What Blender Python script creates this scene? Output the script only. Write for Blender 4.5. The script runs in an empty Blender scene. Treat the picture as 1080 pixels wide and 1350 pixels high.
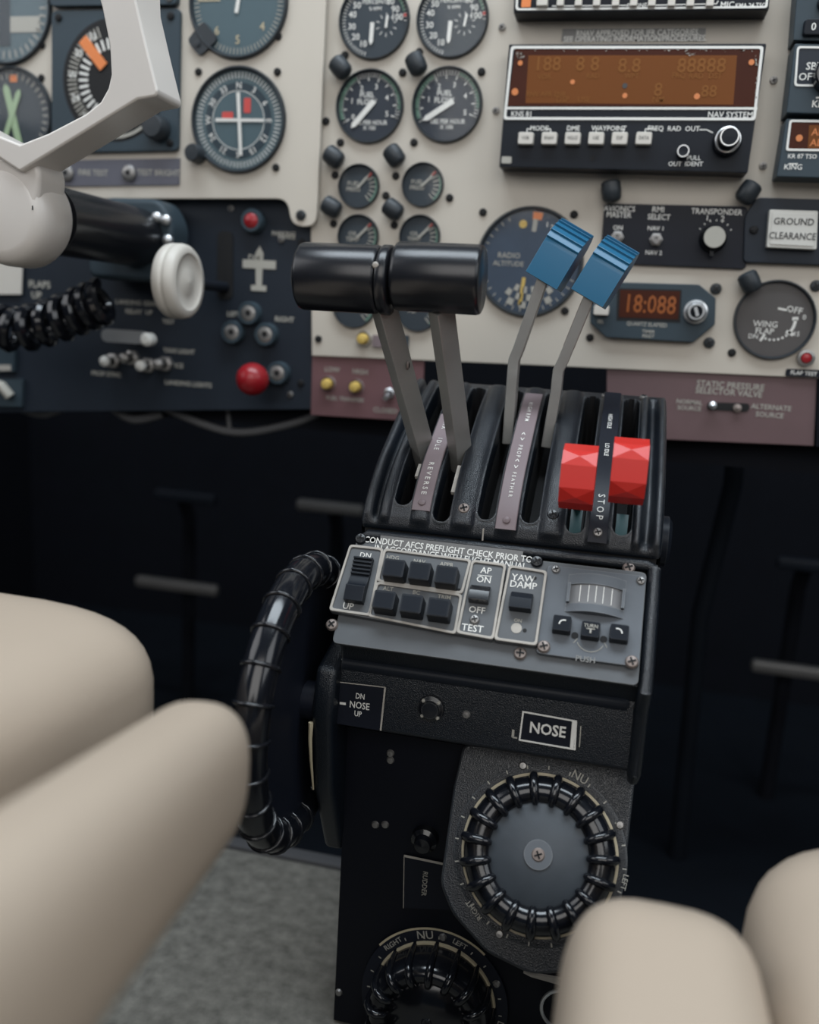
import bpy, bmesh, math, random
from mathutils import Vector, Matrix
random.seed(7)
R = math.radians
S = bpy.context.scene
COL = S.collection

# ------------------------------------------------------------ camera, sky, lights
FPX, CAM = 1170.0, Vector((0, 0, 0.40))
YAW, PITCH, ROLL = R(12.5), R(12.0), R(3.4)
cf = Vector((-math.sin(YAW)*math.cos(PITCH), math.cos(YAW)*math.cos(PITCH), -math.sin(PITCH)))
cr0 = Vector((math.cos(YAW), math.sin(YAW), 0)); cu0 = cr0.cross(cf)
cr = math.cos(ROLL)*cr0 + math.sin(ROLL)*cu0
cu = -math.sin(ROLL)*cr0 + math.cos(ROLL)*cu0
cd = bpy.data.cameras.new('camera'); cam = bpy.data.objects.new('camera', cd); COL.objects.link(cam)
cam.matrix_world = Matrix.Translation(CAM) @ Matrix((cr, cu, -cf)).transposed().to_4x4()
cd.sensor_fit = 'HORIZONTAL'; cd.sensor_width = 36; cd.lens = FPX/1080*36; cd.clip_start = 0.02
cd.dof.use_dof = True; cd.dof.focus_distance = 0.465; cd.dof.aperture_fstop = 5.5
S.camera = cam

W = bpy.data.worlds.new('sky'); S.world = W; W.use_nodes = True
bg = W.node_tree.nodes['Background']; bg.inputs[0].default_value = (0.42, 0.66, 1.0, 1); bg.inputs[1].default_value = 0.05

def area(name, loc, target, sx, sy, power, col):
    l = bpy.data.lights.new(name, 'AREA'); l.shape = 'RECTANGLE'; l.size = sx; l.size_y = sy
    l.energy = power; l.color = col
    o = bpy.data.objects.new(name, l); COL.objects.link(o); o.location = loc
    o.rotation_euler = (Vector(target)-Vector(loc)).to_track_quat('-Z', 'Y').to_euler()
area('side_window_left_light', (-0.95, 0.05, 0.95), (-0.05, 0.55, 0.4), 0.7, 0.6, 3.6, (0.97, 0.98, 1.0))
area('side_window_right_light', (0.95, 0.0, 0.95), (0.0, 0.55, 0.4), 0.7, 0.6, 3.6, (0.93, 0.97, 1.0))
area('overhead_sheen_light', (-0.05, 0.30, 1.30), (-0.05, 0.34, 0.2), 1.0, 0.38, 13.5, (0.82, 0.92, 1.0))  # added overhead lamp, placed for sheen on the quadrant and knob tops
area('cabin_light', (0.15, -0.85, 1.05), (0, 0.6, 0.5), 1.3, 0.8, 10.0, (1.0, 0.98, 0.95))
S.view_settings.view_transform = 'Standard'; S.view_settings.look = 'None'
S.view_settings.gamma = 1; S.view_settings.use_curve_mapping = False
S.view_settings.exposure = -0.27

# ------------------------------------------------------------ materials
def mat(name, col, rough=0.5, metal=0.0, bump=0.0, bscale=400, var=0.0, vscale=30, spec=0.5, emit=None, wear=0.0, wearr=0.0008, wearcol=(0.45,0.46,0.46), coat=0):
    m = bpy.data.materials.new(name); m.use_nodes = True
    nt = m.node_tree; N, L = nt.nodes, nt.links; b = N['Principled BSDF']
    c = (*col, 1)
    b.inputs['Base Color'].default_value = c; b.inputs['Roughness'].default_value = rough
    b.inputs['Metallic'].default_value = metal; b.inputs['Specular IOR Level'].default_value = spec
    b.inputs['Coat Weight'].default_value = coat
    tc = N.new('ShaderNodeTexCoord')
    last = None
    n = N.new('ShaderNodeTexNoise'); n.inputs['Scale'].default_value = vscale; n.inputs['Detail'].default_value = 5
    L.new(tc.outputs['Object'], n.inputs['Vector'])
    v = max(var, 0.04)
    mx = N.new('ShaderNodeMix'); mx.data_type = 'RGBA'
    mx.inputs[6].default_value = (*[x*(1-v) for x in col], 1); mx.inputs[7].default_value = (*[min(1, x*(1+v)) for x in col], 1)
    L.new(n.outputs['Fac'], mx.inputs[0]); last = mx.outputs[2]
    if wear:
        g = N.new('ShaderNodeNewGeometry'); rp = N.new('ShaderNodeValToRGB')
        bv = N.new('ShaderNodeBevel'); bv.samples = 4; bv.inputs['Radius'].default_value = wearr
        dt = N.new('ShaderNodeVectorMath'); dt.operation = 'DOT_PRODUCT'; L.new(bv.outputs[0], dt.inputs[0]); L.new(g.outputs['Normal'], dt.inputs[1])
        rp.color_ramp.elements[0].position = 0.90; rp.color_ramp.elements[0].color = (wear,wear,wear,1)
        rp.color_ramp.elements[1].position = 0.992; rp.color_ramp.elements[1].color = (0,0,0,1)
        L.new(dt.outputs['Value'], rp.inputs[0])
        n2 = N.new('ShaderNodeTexNoise'); n2.inputs['Scale'].default_value = 160; n2.inputs['Detail'].default_value = 6
        L.new(tc.outputs['Object'], n2.inputs['Vector'])
        mu = N.new('ShaderNodeMath'); mu.operation = 'MULTIPLY'; L.new(rp.outputs[0], mu.inputs[0]); L.new(n2.outputs['Fac'], mu.inputs[1])
        mw = N.new('ShaderNodeMix'); mw.data_type = 'RGBA'; L.new(mu.outputs[0], mw.inputs[0]); L.new(last, mw.inputs[6]); mw.inputs[7].default_value = (*wearcol, 1)
        last = mw.outputs[2]
    L.new(last, b.inputs['Base Color'])
    if bump:
        n3 = N.new('ShaderNodeTexVoronoi' if bscale > 900 else 'ShaderNodeTexNoise'); n3.inputs['Scale'].default_value = bscale
        L.new(tc.outputs['Object'], n3.inputs['Vector'])
        bp = N.new('ShaderNodeBump'); bp.inputs['Strength'].default_value = bump; bp.inputs['Distance'].default_value = 0.0006
        L.new(n3.outputs[0], bp.inputs['Height']); L.new(bp.outputs[0], b.inputs['Normal'])
    if emit:
        b.inputs['Emission Color'].default_value = (*emit[:3], 1); b.inputs['Emission Strength'].default_value = emit[3]
    return m
def glassmat(name, tint=(1,1,1), refl=0.9):
    m = bpy.data.materials.new(name); m.use_nodes = True; nt = m.node_tree; N, L = nt.nodes, nt.links
    N.remove(N['Principled BSDF']); out = N['Material Output']
    t = N.new('ShaderNodeBsdfTransparent'); t.inputs[0].default_value = (*tint, 1)
    g = N.new('ShaderNodeBsdfGlossy'); g.inputs['Roughness'].default_value = 0.08; g.inputs[0].default_value = (refl,refl,refl,1)
    f = N.new('ShaderNodeLayerWeight'); pw = N.new('ShaderNodeMath'); pw.operation = 'POWER'; L.new(f.outputs['Facing'], pw.inputs[0]); pw.inputs[1].default_value = 4
    ma = N.new('ShaderNodeMath'); ma.operation = 'MULTIPLY_ADD'; L.new(pw.outputs[0], ma.inputs[0]); ma.inputs[1].default_value = 0.9; ma.inputs[2].default_value = 0.022
    mx = N.new('ShaderNodeMixShader'); L.new(ma.outputs[0], mx.inputs[0]); L.new(t.outputs[0], mx.inputs[1]); L.new(g.outputs[0], mx.inputs[2])
    L.new(mx.outputs[0], out.inputs[0]); return m
M = dict(
 beige=mat('beige_panel_paint', (0.56,0.510,0.440), 0.55, bump=0.05, bscale=300, var=0.07, vscale=9),
 leather=mat('black_leatherette', (0.0045,0.0075,0.0125), 0.31, bump=0.32, bscale=1900, var=0.3, wear=0.8, wearr=0.0022, wearcol=(0.22,0.23,0.24), spec=0.6),
 blackpaint=mat('black_panel_paint', (0.008,0.010,0.017), 0.45, bump=0.06, bscale=600, var=0.2, spec=0.25),
 navy=mat('blue_black_panel_paint', (0.015,0.021,0.031), 0.5, bump=0.06, bscale=500, var=0.2, spec=0.3),
 slate=mat('slate_bezel_paint', (0.036,0.054,0.068), 0.5, var=0.15, spec=0.3),
 greyplate=mat('grey_controller_paint', (0.095,0.102,0.110), 0.45, bump=0.05, bscale=500, var=0.18, vscale=60, wear=0.6, wearcol=(0.4,0.4,0.39)),
 turnplate=mat('blue_grey_plate_paint', (0.105,0.118,0.135), 0.48, bump=0.04, bscale=500, var=0.15, vscale=60, wear=0.6, wearcol=(0.4,0.4,0.39)),
 cream=mat('worn_cream_line', (0.42,0.39,0.35), 0.6, var=0.25, vscale=200),
 gold=mat('aged_cream_edge', (0.52,0.45,0.31), 0.5, var=0.2, vscale=200),
 white=mat('white_print', (0.76,0.75,0.71), 0.6),
 dimwhite=mat('faded_white_print', (0.40,0.385,0.34), 0.6),
 yoke=mat('ivory_gloss_plastic', (0.66,0.62,0.58), 0.30, var=0.05, vscale=20, spec=0.5),
 gloss=mat('black_gloss_plastic', (0.007,0.008,0.011), 0.16, var=0.2, spec=0.6),
 knobblack=mat('worn_black_plastic', (0.009,0.010,0.013), 0.27, bump=0.05, bscale=200, var=0.3, spec=0.55, wear=0.2),
 satin=mat('black_satin_plastic', (0.012,0.015,0.021), 0.38, bump=0.05, bscale=600, var=0.25, wear=0.15, spec=0.14),
 facegrey=mat('scuffed_grey_face', (0.050,0.060,0.072), 0.5, bump=0.08, bscale=300, var=0.35, vscale=50),
 steel=mat('brushed_steel', (0.33,0.325,0.31), 0.40, metal=0.45, bump=0.12, bscale=250, var=0.2, vscale=40),
 chrome=mat('chrome', (0.62,0.63,0.64), 0.28, metal=0.75),
 screw=mat('zinc_screw', (0.30,0.29,0.28), 0.4, metal=0.7, var=0.2),
 rust=mat('rusty_screw', (0.27,0.225,0.205), 0.5, metal=0.5, var=0.3, vscale=300),
 dark=mat('recess_black', (0.003,0.003,0.004), 0.7),
 maroonred=mat('maroon_red_paint', (0.160,0.078,0.084), 0.5, bump=0.05, bscale=500, var=0.15), red=mat('red_plastic', (0.58,0.020,0.014), 0.35, spec=0.5, var=0.05),
 redball=mat('red_ball', (0.30,0.012,0.018), 0.3),
 blue=mat('blue_plastic', (0.008,0.115,0.225), 0.34, bump=0.03, bscale=400, var=0.06, wear=0.35, wearcol=(0.3,0.5,0.7)),
 maroon=mat('maroon_placard_paint', (0.135,0.082,0.086), 0.5, bump=0.05, bscale=500, var=0.15),
 mauve=mat('mauve_placard', (0.20,0.155,0.165), 0.5, bump=0.05, bscale=500, var=0.12),
 purple=mat('slate_purple_strip', (0.105,0.105,0.130), 0.5),
 tan=mat('tan_leather', (0.49,0.40,0.315), 0.42, bump=0.18, bscale=220, var=0.06, vscale=12),
 carpet=mat('grey_carpet', (0.19,0.182,0.16), 0.95, bump=0.9, bscale=260, var=0.75, vscale=110),
 dim=mat('dark_footwell', (0.0035,0.0045,0.008), 0.8, var=0.3, spec=0.2), lowblack=mat('shaded_black', (0.0035,0.0045,0.009), 0.45, spec=0.25, var=0.2), dialfuel=mat('dial_ink_blue', (0.020,0.028,0.042), 0.6),
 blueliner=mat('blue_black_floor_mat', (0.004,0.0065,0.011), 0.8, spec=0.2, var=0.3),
 dial=mat('dial_charcoal', (0.030,0.042,0.054), 0.6), dialteal=mat('dial_teal', (0.075,0.120,0.140), 0.55, var=0.1),
 dialnavy=mat('dial_navy', (0.040,0.062,0.098), 0.55, var=0.25, vscale=60), dialbrown=mat('dial_taupe', (0.088,0.080,0.078), 0.5, var=0.2),
 green=mat('dial_green', (0.14,0.26,0.20), 0.6), lime=mat('needle_lime', (0.34,0.46,0.28), 0.5),
 orange=mat('dial_orange', (0.75,0.22,0.06), 0.5), yellow=mat('dial_yellow', (0.62,0.43,0.11), 0.5), dred=mat('dial_red', (0.62,0.08,0.07), 0.5),
 amber=mat('amber_display', (0.15,0.050,0.012), 0.5, spec=0.15, emit=(0.5,0.15,0.02,0.03)),
 amberdark=mat('amber_filter_edge', (0.055,0.014,0.007), 0.5, var=0.2, spec=0.15),
 seg=mat('amber_segments', (0.22,0.085,0.022), 0.5, spec=0.15), glow=mat('amber_glow', (0.5,0.15,0.03), 0.3, emit=(0.8,0.2,0.03,0.12)), digit=mat('amber_digit', (0.27,0.075,0.015), 0.3, emit=(0.8,0.2,0.03,0.02)),
 key=mat('cream_key_plastic', (0.62,0.585,0.53), 0.45), lit=mat('white_button_lens', (0.58,0.57,0.53), 0.4, bump=0.03),
 ink=mat('dark_print', (0.05,0.05,0.05), 0.6), greytape=mat('grey_label_tape', (0.14,0.135,0.13), 0.5, var=0.2),
 drum=mat('turn_wheel_drum', (0.20,0.20,0.205), 0.4, var=0.2, vscale=80), teal=mat('slot_teal', (0.006,0.05,0.055), 0.4),
 glass=glassmat('gauge_glass'), post=mat('post_light_black', (0.020,0.026,0.032), 0.45),
 cable=mat('grey_cable', (0.10,0.10,0.105), 0.5), pedal=mat('pedal_metal', (0.16,0.155,0.15), 0.45, metal=0.5, var=0.2),
)

# ------------------------------------------------------------ pixel ray to a plane in the place
def ray(x, y): return cf + cr*((x-540)/FPX) - cu*((y-675)/FPX)
class Frame:                                                 # a plane: local x, y in it, z out of it
    def __init__(s, o, a): s.o = Vector(o); s.M = Matrix.Translation(s.o) @ Matrix.Rotation(R(a), 4, 'X'); s.inv = s.M.inverted(); s.a = a
    def uv(s, x, y, w=0.0):
        c = s.inv @ CAM; d = s.inv.to_3x3() @ ray(x, y); t = (w-c.z)/d.z; p = c+d*t; return p.x, p.y
    def at(s, u, v, w=0.0, rz=0.0): return s.M @ Matrix.Translation((u, v, w)) @ Matrix.Rotation(rz, 4, 'Z')
    def px(s, x, y, w=0.0, rz=0.0): u, v = s.uv(x, y, w); return s.at(u, v, w, rz)
    def wid(s, x, y, dx, w=0.0): return s.uv(x+dx/2, y, w)[0]-s.uv(x-dx/2, y, w)[0]
def onX(x, y, X): d = ray(x, y); return CAM + d*((X-CAM.x)/d.x)
def onY(x, y, Y): d = ray(x, y); return CAM + d*((Y-CAM.y)/d.y)
def onZ(x, y, Z): d = ray(x, y); return CAM + d*((Z-CAM.z)/d.z)

# ------------------------------------------------------------ mesh building
_tc = {}
def textmesh(s, h, bold):
    k = (s, bold)
    if k not in _tc:
        cu_ = bpy.data.curves.new('t', 'FONT'); cu_.body = s; cu_.size = 1/0.73; cu_.resolution_u = 2; cu_.offset = bold
        cu_.align_x = 'CENTER'; cu_.align_y = 'CENTER'
        o = bpy.data.objects.new('t', cu_); COL.objects.link(o)
        bpy.context.view_layer.update()
        me = o.evaluated_get(bpy.context.evaluated_depsgraph_get()).to_mesh()
        vs = [v.co.copy() for v in me.vertices]; fs = [tuple(p.vertices) for p in me.polygons]
        bpy.data.objects.remove(o); bpy.data.curves.remove(cu_)
        if vs:
            ys = [v.y for v in vs]; m = (max(ys)+min(ys))/2
            for v in vs: v.y -= m
        _tc[k] = (vs, fs)
    vs, fs = _tc[k]
    return [v*h for v in vs], fs
def circ(cx, cy, r, n=32, a0=0, a1=360): return [(cx+r*math.cos(R(a0+(a1-a0)*i/n)), cy+r*math.sin(R(a0+(a1-a0)*i/n))) for i in range(n if a1-a0 == 360 else n+1)]
def rrect(cx, cy, w, h, r, n=4):
    P = []
    for sx, sy, a in ((1,1,0),(-1,1,90),(-1,-1,180),(1,-1,270)):
        for i in range(n+1):
            t = R(a+90*i/n); P.append((cx+sx*(w/2-r)+r*math.cos(t), cy+sy*(h/2-r)+r*math.sin(t)))
    return P
def roundpoly(P, r, n=4):
    out = []
    for i in range(len(P)):
        a, b, c = Vector(P[i-1]), Vector(P[i]), Vector(P[(i+1) % len(P)])
        d1, d2 = (a-b).normalized(), (c-b).normalized(); k = min(r, (a-b).length*.45, (c-b).length*.45)
        p, q = b+d1*k, b+d2*k
        for j in range(n+1):
            t = j/n; z = p*(1-t)**2+b*2*t*(1-t)+q*t*t; out.append((z.x, z.y))
    return out
class MB:
    def __init__(s, *mats): s.V, s.F, s.I, s.mats = [], [], [], list(mats)
    def add(s, V, F, mi=0, T=None):
        n = len(s.V); s.V += [tuple(T @ Vector(v)) if T else tuple(v) for v in V]
        s.F += [tuple(i+n for i in f) for f in F]; s.I += [mi]*len(F); return s
    def box(s, c, d, mi=0, T=None):
        V = [(c[0]+d[0]/2*x, c[1]+d[1]/2*y, c[2]+d[2]/2*z) for z in (-1,1) for y in (-1,1) for x in (-1,1)]
        return s.add(V, [(0,2,3,1),(4,5,7,6),(0,1,5,4),(2,6,7,3),(0,4,6,2),(1,3,7,5)], mi, T)
    def prism(s, P, z0, z1, mi=0, T=None, taper=0.0):
        n = len(P); A = sum(P[i-1][0]*P[i][1]-P[i][0]*P[i-1][1] for i in range(n))
        if A < 0: P = P[::-1]
        Q = P
        if taper:
            cx = sum(p[0] for p in P)/n; cy = sum(p[1] for p in P)/n; Q = [(cx+(x-cx)*(1-taper), cy+(y-cy)*(1-taper)) for x, y in P]
        V = [(x,y,z0) for x,y in P]+[(x,y,z1) for x,y in Q]
        return s.add(V, [tuple(range(n-1,-1,-1)), tuple(range(n,2*n))]+[(i,(i+1)%n,n+(i+1)%n,n+i) for i in range(n)], mi, T)
    def frame(s, P, Q, z0, z1, mi=0, T=None):                # outer P, inner Q: same count
        n = len(P); V = [(x,y,z) for z in (z0,z1) for K in (P,Q) for x,y in K]; F = []
        for i in range(n):
            j = (i+1) % n; F += [(2*n+i,2*n+j,3*n+j,3*n+i),(i,n+i,n+j,j),(i,j,2*n+j,2*n+i),(n+i,3*n+i,3*n+j,n+j)]
        return s.add(V, F, mi, T)
    def flat(s, P, z, mi=0, T=None): return s.add([(x,y,z) for x,y in P], [tuple(range(len(P)))], mi, T)
    def bar(s, a, b, w, z, mi=0, T=None):                     # flat printed line
        a, b = Vector(a), Vector(b); d = (b-a).normalized(); k = Vector((-d.y, d.x))*w/2
        return s.flat([a+k, a-k, b-k, b+k][::1], z, mi, T)
    def arc(s, cx, cy, r0, r1, a0, a1, z, mi=0, n=None, T=None):   # clock angles
        n = n or max(3, int(abs(a1-a0)/6)); V = []
        for i in range(n+1):
            t = R(90-(a0+(a1-a0)*i/n)); V += [(cx+r0*math.cos(t), cy+r0*math.sin(t), z), (cx+r1*math.cos(t), cy+r1*math.sin(t), z)]
        return s.add(V, [(2*i+1,2*i,2*i+2,2*i+3) for i in range(n)], mi, T)
    def ticks(s, r0, r1, a0, a1, n, w, z, mi=0, cx=0, cy=0):
        for i in range(n):
            t = R(90-(a0+(a1-a0)*i/max(1, n-1))); c, d = math.cos(t), math.sin(t); s.bar((cx+r0*c, cy+r0*d), (cx+r1*c, cy+r1*d), w, z, mi)
        return s
    def text(s, t, h, x, y, z, rot=0, mi=0, sx=1.0, bold=0.014, T=None):
        V, F = textmesh(t, h, bold); c, d = math.cos(rot), math.sin(rot)
        return s.add([(x+v.x*sx*c-v.y*d, y+v.x*sx*d+v.y*c, z) for v in V], F, mi, T)
    def lathe(s, prof, n=32, mi=0, T=None):                   # (r, z), along local z
        V, F = [], []; m = len(prof)
        for r, z in prof:
            for i in range(n): t = 2*math.pi*i/n; V.append((r*math.cos(t), r*math.sin(t), z))
        for k in range(m-1):
            for i in range(n): j = (i+1) % n; F.append((k*n+i, k*n+j, (k+1)*n+j, (k+1)*n+i))
        return s.add(V, F, mi, T)
    def tube(s, P, r, n=12, mi=0, T=None, closed=False, sq=None):
        P = [Vector(p) for p in P]; m = len(P); rr = r if isinstance(r, (list, tuple)) else [r]*m; V, F = [], []; up = None
        for k in range(m):
            a = P[k-1] if (k or closed) else P[0]; b = P[(k+1) % m] if (k < m-1 or closed) else P[-1]
            d = (b-a).normalized()
            if up is None: up = d.orthogonal().normalized() if sq is None else Vector(sq)
            up = (up-d*up.dot(d)).normalized(); q = d.cross(up)
            for i in range(n): t = 2*math.pi*i/n; V.append(P[k]+(up*math.cos(t)+q*math.sin(t))*rr[k])
        for k in range(m if closed else m-1):
            for i in range(n): j = (i+1) % n; k2 = (k+1) % m; F.append((k*n+i, k*n+j, k2*n+j, k2*n+i))
        if not closed: F += [tuple(range(n-1,-1,-1)), tuple((m-1)*n+i for i in range(n))]
        return s.add(V, F, mi, T)
    def grid(s, rows, mi=0, T=None, closed=False):             # list of rows of points
        m, n = len(rows), len(rows[0]); F = []
        for k in range(m-1):
            for i in range(n if closed else n-1): j = (i+1) % n; F.append((k*n+i, k*n+j, (k+1)*n+j, (k+1)*n+i))
        return s.add([p for r_ in rows for p in r_], F, mi, T)
    def mesh(s, name, bevel=0, seg=2, ang=40):
        me = bpy.data.meshes.new(name); me.from_pydata(s.V, [], s.F)
        for m in s.mats: me.materials.append(M[m])
        me.polygons.foreach_set('material_index', s.I)
        bm = bmesh.new(); bm.from_mesh(me)
        if bevel:
            bmesh.ops.remove_doubles(bm, verts=bm.verts, dist=1e-7)
            bmesh.ops.recalc_face_normals(bm, faces=bm.faces)
            E = [e for e in bm.edges if len(e.link_faces) == 2 and e.calc_face_angle(0) > R(32)]
            bmesh.ops.bevel(bm, geom=E, offset=bevel, segments=seg, profile=0.5, affect='EDGES', clamp_overlap=True)
        bm.to_mesh(me); bm.free()
        me.shade_smooth(); me.set_sharp_from_angle(angle=R(ang)); me.update(); return me
    def build(s, name, parent=None, bevel=0, seg=2, ang=40, mw=None, label=None, kind=None):
        o = link(name, s.mesh(name, bevel, seg, ang), parent, mw)
        if bevel: w = o.modifiers.new('normals', 'WEIGHTED_NORMAL'); w.keep_sharp = True
        if label: o['label'] = label
        if kind: o['kind'] = kind
        return o
def link(name, me, parent=None, mw=None):                      # mw is local when there is a parent
    o = bpy.data.objects.new(name, me); COL.objects.link(o)
    if parent: o.parent = parent
    if mw is not None: o.matrix_local = mw
    return o
def thing(name, label, cat, mw, group=None):
    o = bpy.data.objects.new(name, None); COL.objects.link(o); o.matrix_world = mw; o.empty_display_size = 0.01
    o['label'] = label; o['category'] = cat
    if group: o['group'] = group
    return o
T3 = Matrix.Translation
def RX(a): return Matrix.Rotation(R(a), 4, 'X')
def RY(a): return Matrix.Rotation(R(a), 4, 'Y')
def RZ(a): return Matrix.Rotation(R(a), 4, 'Z')

M['tape'] = mat('light_grey_tape', (0.23,0.225,0.215), 0.5, var=0.15)
# shared little meshes
def screwmesh(name, r, m):
    b = MB(m, 'dark'); b.lathe([(r, -0.0004), (r, 0.25*r), (0.8*r, 0.5*r), (0.0001, 0.62*r)], 16)
    for a in (20, 110): b.box((0,0,0.6*r), (1.25*r, 0.26*r, 0.2*r), 1, RZ(a))
    return b.mesh(name)
SCREW = {k: screwmesh('screw', r, m) for k, (r, m) in dict(panel=(0.0027,'dark'), big=(0.0037,'post'), zinc=(0.0024,'screw'), dome=(0.0022,'cream'), ped=(0.0031,'rust'), pedblack=(0.0031,'knobblack'), small=(0.0021,'screw')).items()}
_b = MB('mauve'); _b.lathe([(0.0021,0),(0.0018,0.0008),(0.0008,0.0013),(0.0001,0.0014)], 14); SCREW['dome'] = _b.mesh('rivet')
# ------------------------------------------------------------ the setting
def struct(name, mb, **k): o = mb.build(name, **k); o['kind'] = 'structure'; return o
mb = MB('carpet')
xs = [(-0.9+0.05*i) for i in range(37)]
mb.box((0, 0.02, -0.02), (1.8, 1.10, 0.04)); struct('floor', mb)
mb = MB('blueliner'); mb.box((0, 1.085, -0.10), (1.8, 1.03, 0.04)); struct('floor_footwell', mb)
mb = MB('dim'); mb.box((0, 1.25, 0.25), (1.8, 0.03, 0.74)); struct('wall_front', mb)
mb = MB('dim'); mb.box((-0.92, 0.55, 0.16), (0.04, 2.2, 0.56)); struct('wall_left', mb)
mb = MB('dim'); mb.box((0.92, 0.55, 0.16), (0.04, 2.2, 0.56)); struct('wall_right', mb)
mb = MB('cable'); mb.box((-0.44, 0.5725, 0.001), (0.9, 0.012, 0.006)); struct('trim_1', mb, bevel=0.0015)

# ------------------------------------------------------------ instrument panels
YP = 0.63
FP = Frame((0, YP, 0), 90)                                   # centre panel face
FL = Frame((0, YP-0.007, 0), 90)                             # pilot panel face, proud of it
FB = Frame((0, YP+0.003, 0), 90)                             # lower panels
def PT(F, pts, w=0.0): return [F.uv(x, y, w) for x, y in pts]
panel = thing('instrument_panel', 'cream painted centre instrument panel carrying round gauges and radios', 'panel', FP.at(0,0))
p = PT(FP, [(405,-260),(1500,-260),(1500,515),(1080,499),(690,481),(411,469)])
mb = MB('beige'); mb.prism(p, -0.003, 0, 0); mb.build('panel_plate', panel, bevel=0.0008)
left = thing('pilot_panel', 'cream pilot side instrument panel with rounded lower tab behind the yoke', 'panel', FL.at(0,0))
p = roundpoly(PT(FL, [(-130,-260),(441,-260),(417,299),(384,298),(379,262),(-130,262)]), 0.011, 5)
mb = MB('beige'); mb.prism(p, -0.003, 0); mb.build('panel_plate', left, bevel=0.0008)
mb = MB('dark'); mb.prism(PT(FL, [(-120,-80),(426,-80),(415,240),(-120,235)]), -0.0055, -0.0035); mb.build('panel_backing', left)
lower = thing('lower_panel', 'black lower left subpanel of switches below the pilot panel', 'panel', FB.at(0,0))
mb = MB('navy'); mb.prism(PT(FB, [(-130,250),(420,250),(411,540),(-130,545)]), -0.004, 0); mb.build('panel_plate', lower, bevel=0.001)
mar_l = thing('maroon_subpanel', 'maroon strip with two yellow knobs under the centre panel', 'panel', FB.at(0,0))
mb = MB('maroonred'); mb.prism(PT(FB, [(412,466),(560,474),(556,556),(410,547)]), -0.002, 0.0008); mb.build('panel_plate', mar_l, bevel=0.0006)
mar_r = thing('maroon_subpanel', 'maroon strip for the static pressure valve right of the quadrant', 'panel', FB.at(0,0))
mb = MB('maroon'); mb.prism(PT(FB, [(800,485),(1077,498),(1073,588),(800,576)]), -0.002, 0.0008); mb.build('panel_plate', mar_r, bevel=0.0006)
mb = MB('dim'); mb.prism(PT(FB, [(1079,498),(1300,508),(1300,598),(1075,588)]), -0.003, 0.0); mb.build('panel_plate', panel)
# black glareshield-side return behind the panels
mb = MB('dim'); mb.box((0, 0.66, 0.33), (1.8, 0.02, 0.03)); mb.build('panel_beam', lower, mw=FB.at(0,0).inverted())

def put(kind, parent, F, pts, rz=0, w=0.0, name='screw'):
    for x, y in pts: u, v = F.uv(x, y, w); link(name, SCREW[kind], parent, T3((u, v, w)) @ RZ(random.uniform(0, 90)))
put('panel', panel, FP, [(531,96),(635,95),(430,160),(449,188),(546,188),(442,231),(522,232),(509,258),(593,261),(637,280),(440,295),(520,297),(455,73),(553,69),(757,283),(745,410),(778,445),(965,465),(420,447)])
put('zinc', panel, FP, [(662,36),(1020,106),(654,146),(1006,219)])
put('big', panel, FP, [(944,381),(935,452),(1076,377)])
put('panel', left, FL, [(367,48),(366,95),(364,221),(262,95),(56,60),(55,103)])
put('big', left, FL, [(397,284)])
# post lights: small black bullet lamps leaning towards their gauge
mb = MB('post')
mb.lathe([(0.0038,0),(0.0038,0.004)], 14)
mb.tube([(-0.0062,0,0.0075),(-0.0058,0,0.0075),(-0.0045,0,0.0075),(0,0,0.0075),(0.005,0,0.0072),(0.0066,0,0.007),(0.0074,0,0.007)], [0.002,0.0048,0.0062,0.0066,0.0062,0.0052,0.0034], 14)
POST = mb.mesh('post_light')
for x, y, a in [(449,89,-45),(549,84,-60),(440,207,-35),(520,205,-50),(437,273,-30),(518,276,-35),(806,251,-80),(987,253,-120),(988,371,-60)]:
    u, v = FP.uv(x, y, 0.006); link('post_light', POST, panel, T3((u, v, 0)) @ RZ(a))

# ------------------------------------------------------------ round gauges
def gauge(label, F, x, y, wpx, face, draw, name='gauge', lug=None, rim='slate', ringw=0.92, group=None, cat='gauge', glass=True, proud=0.0):
    r = F.wid(x, y, wpx)/2
    t = thing(name, label, cat, F.px(x, y), group)
    b = MB('post'); b.lathe([(r,-0.002),(r,0.0022+proud),(r*0.975,0.0036+proud),(r*0.955,0.0036+proud),(r*ringw,0.0008+proud)], 48)
    if lug:
        a = R(lug); b.prism(roundpoly([(r*.75*math.cos(a+.3), r*.75*math.sin(a+.3)),(r*1.22*math.cos(a+.16), r*1.22*math.sin(a+.16)),(r*1.22*math.cos(a-.16), r*1.22*math.sin(a-.16)),(r*.75*math.cos(a-.3), r*.75*math.sin(a-.3))], r*.1), 0, 0.003)
        b.lathe([(r*.06,0.003),(r*.06,0.004),(0.0001,0.0042)], 10, 0, T3((r*1.08*math.cos(a), r*1.08*math.sin(a), 0)))
    b.build('bezel', t)
    b = MB(face); b.lathe([(r*0.935,0.0004+proud),(0.0001,0.0008+proud)], 48); b.build('dial_face', t)
    draw(t, r*ringw, 0.0010+proud)
    if glass: b = MB('glass'); b.lathe([(r*0.935,0.0026+proud),(r*0.5,0.00265+proud),(0.0001,0.0027+proud)], 32); b.build('dial_glass', t)
    return t
def needle(t, r, ang, z, w=0.09, tail=0.25, m='white', name='needle', L=0.8, cx=0, cy=0):
    b = MB(m); k = [(-w*r/2,-tail*r),(w*r/2,-tail*r),(w*r/2,L*r*.85),(0,L*r),(-w*r/2,L*r*.85)]
    b.prism(k, z+0.0003, z+0.0007, 0, T3((cx,cy,0)) @ RZ(-ang)); b.build(name, t)
def pol(r, a): return (r*math.cos(R(90-a)), r*math.sin(R(90-a)))
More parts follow.
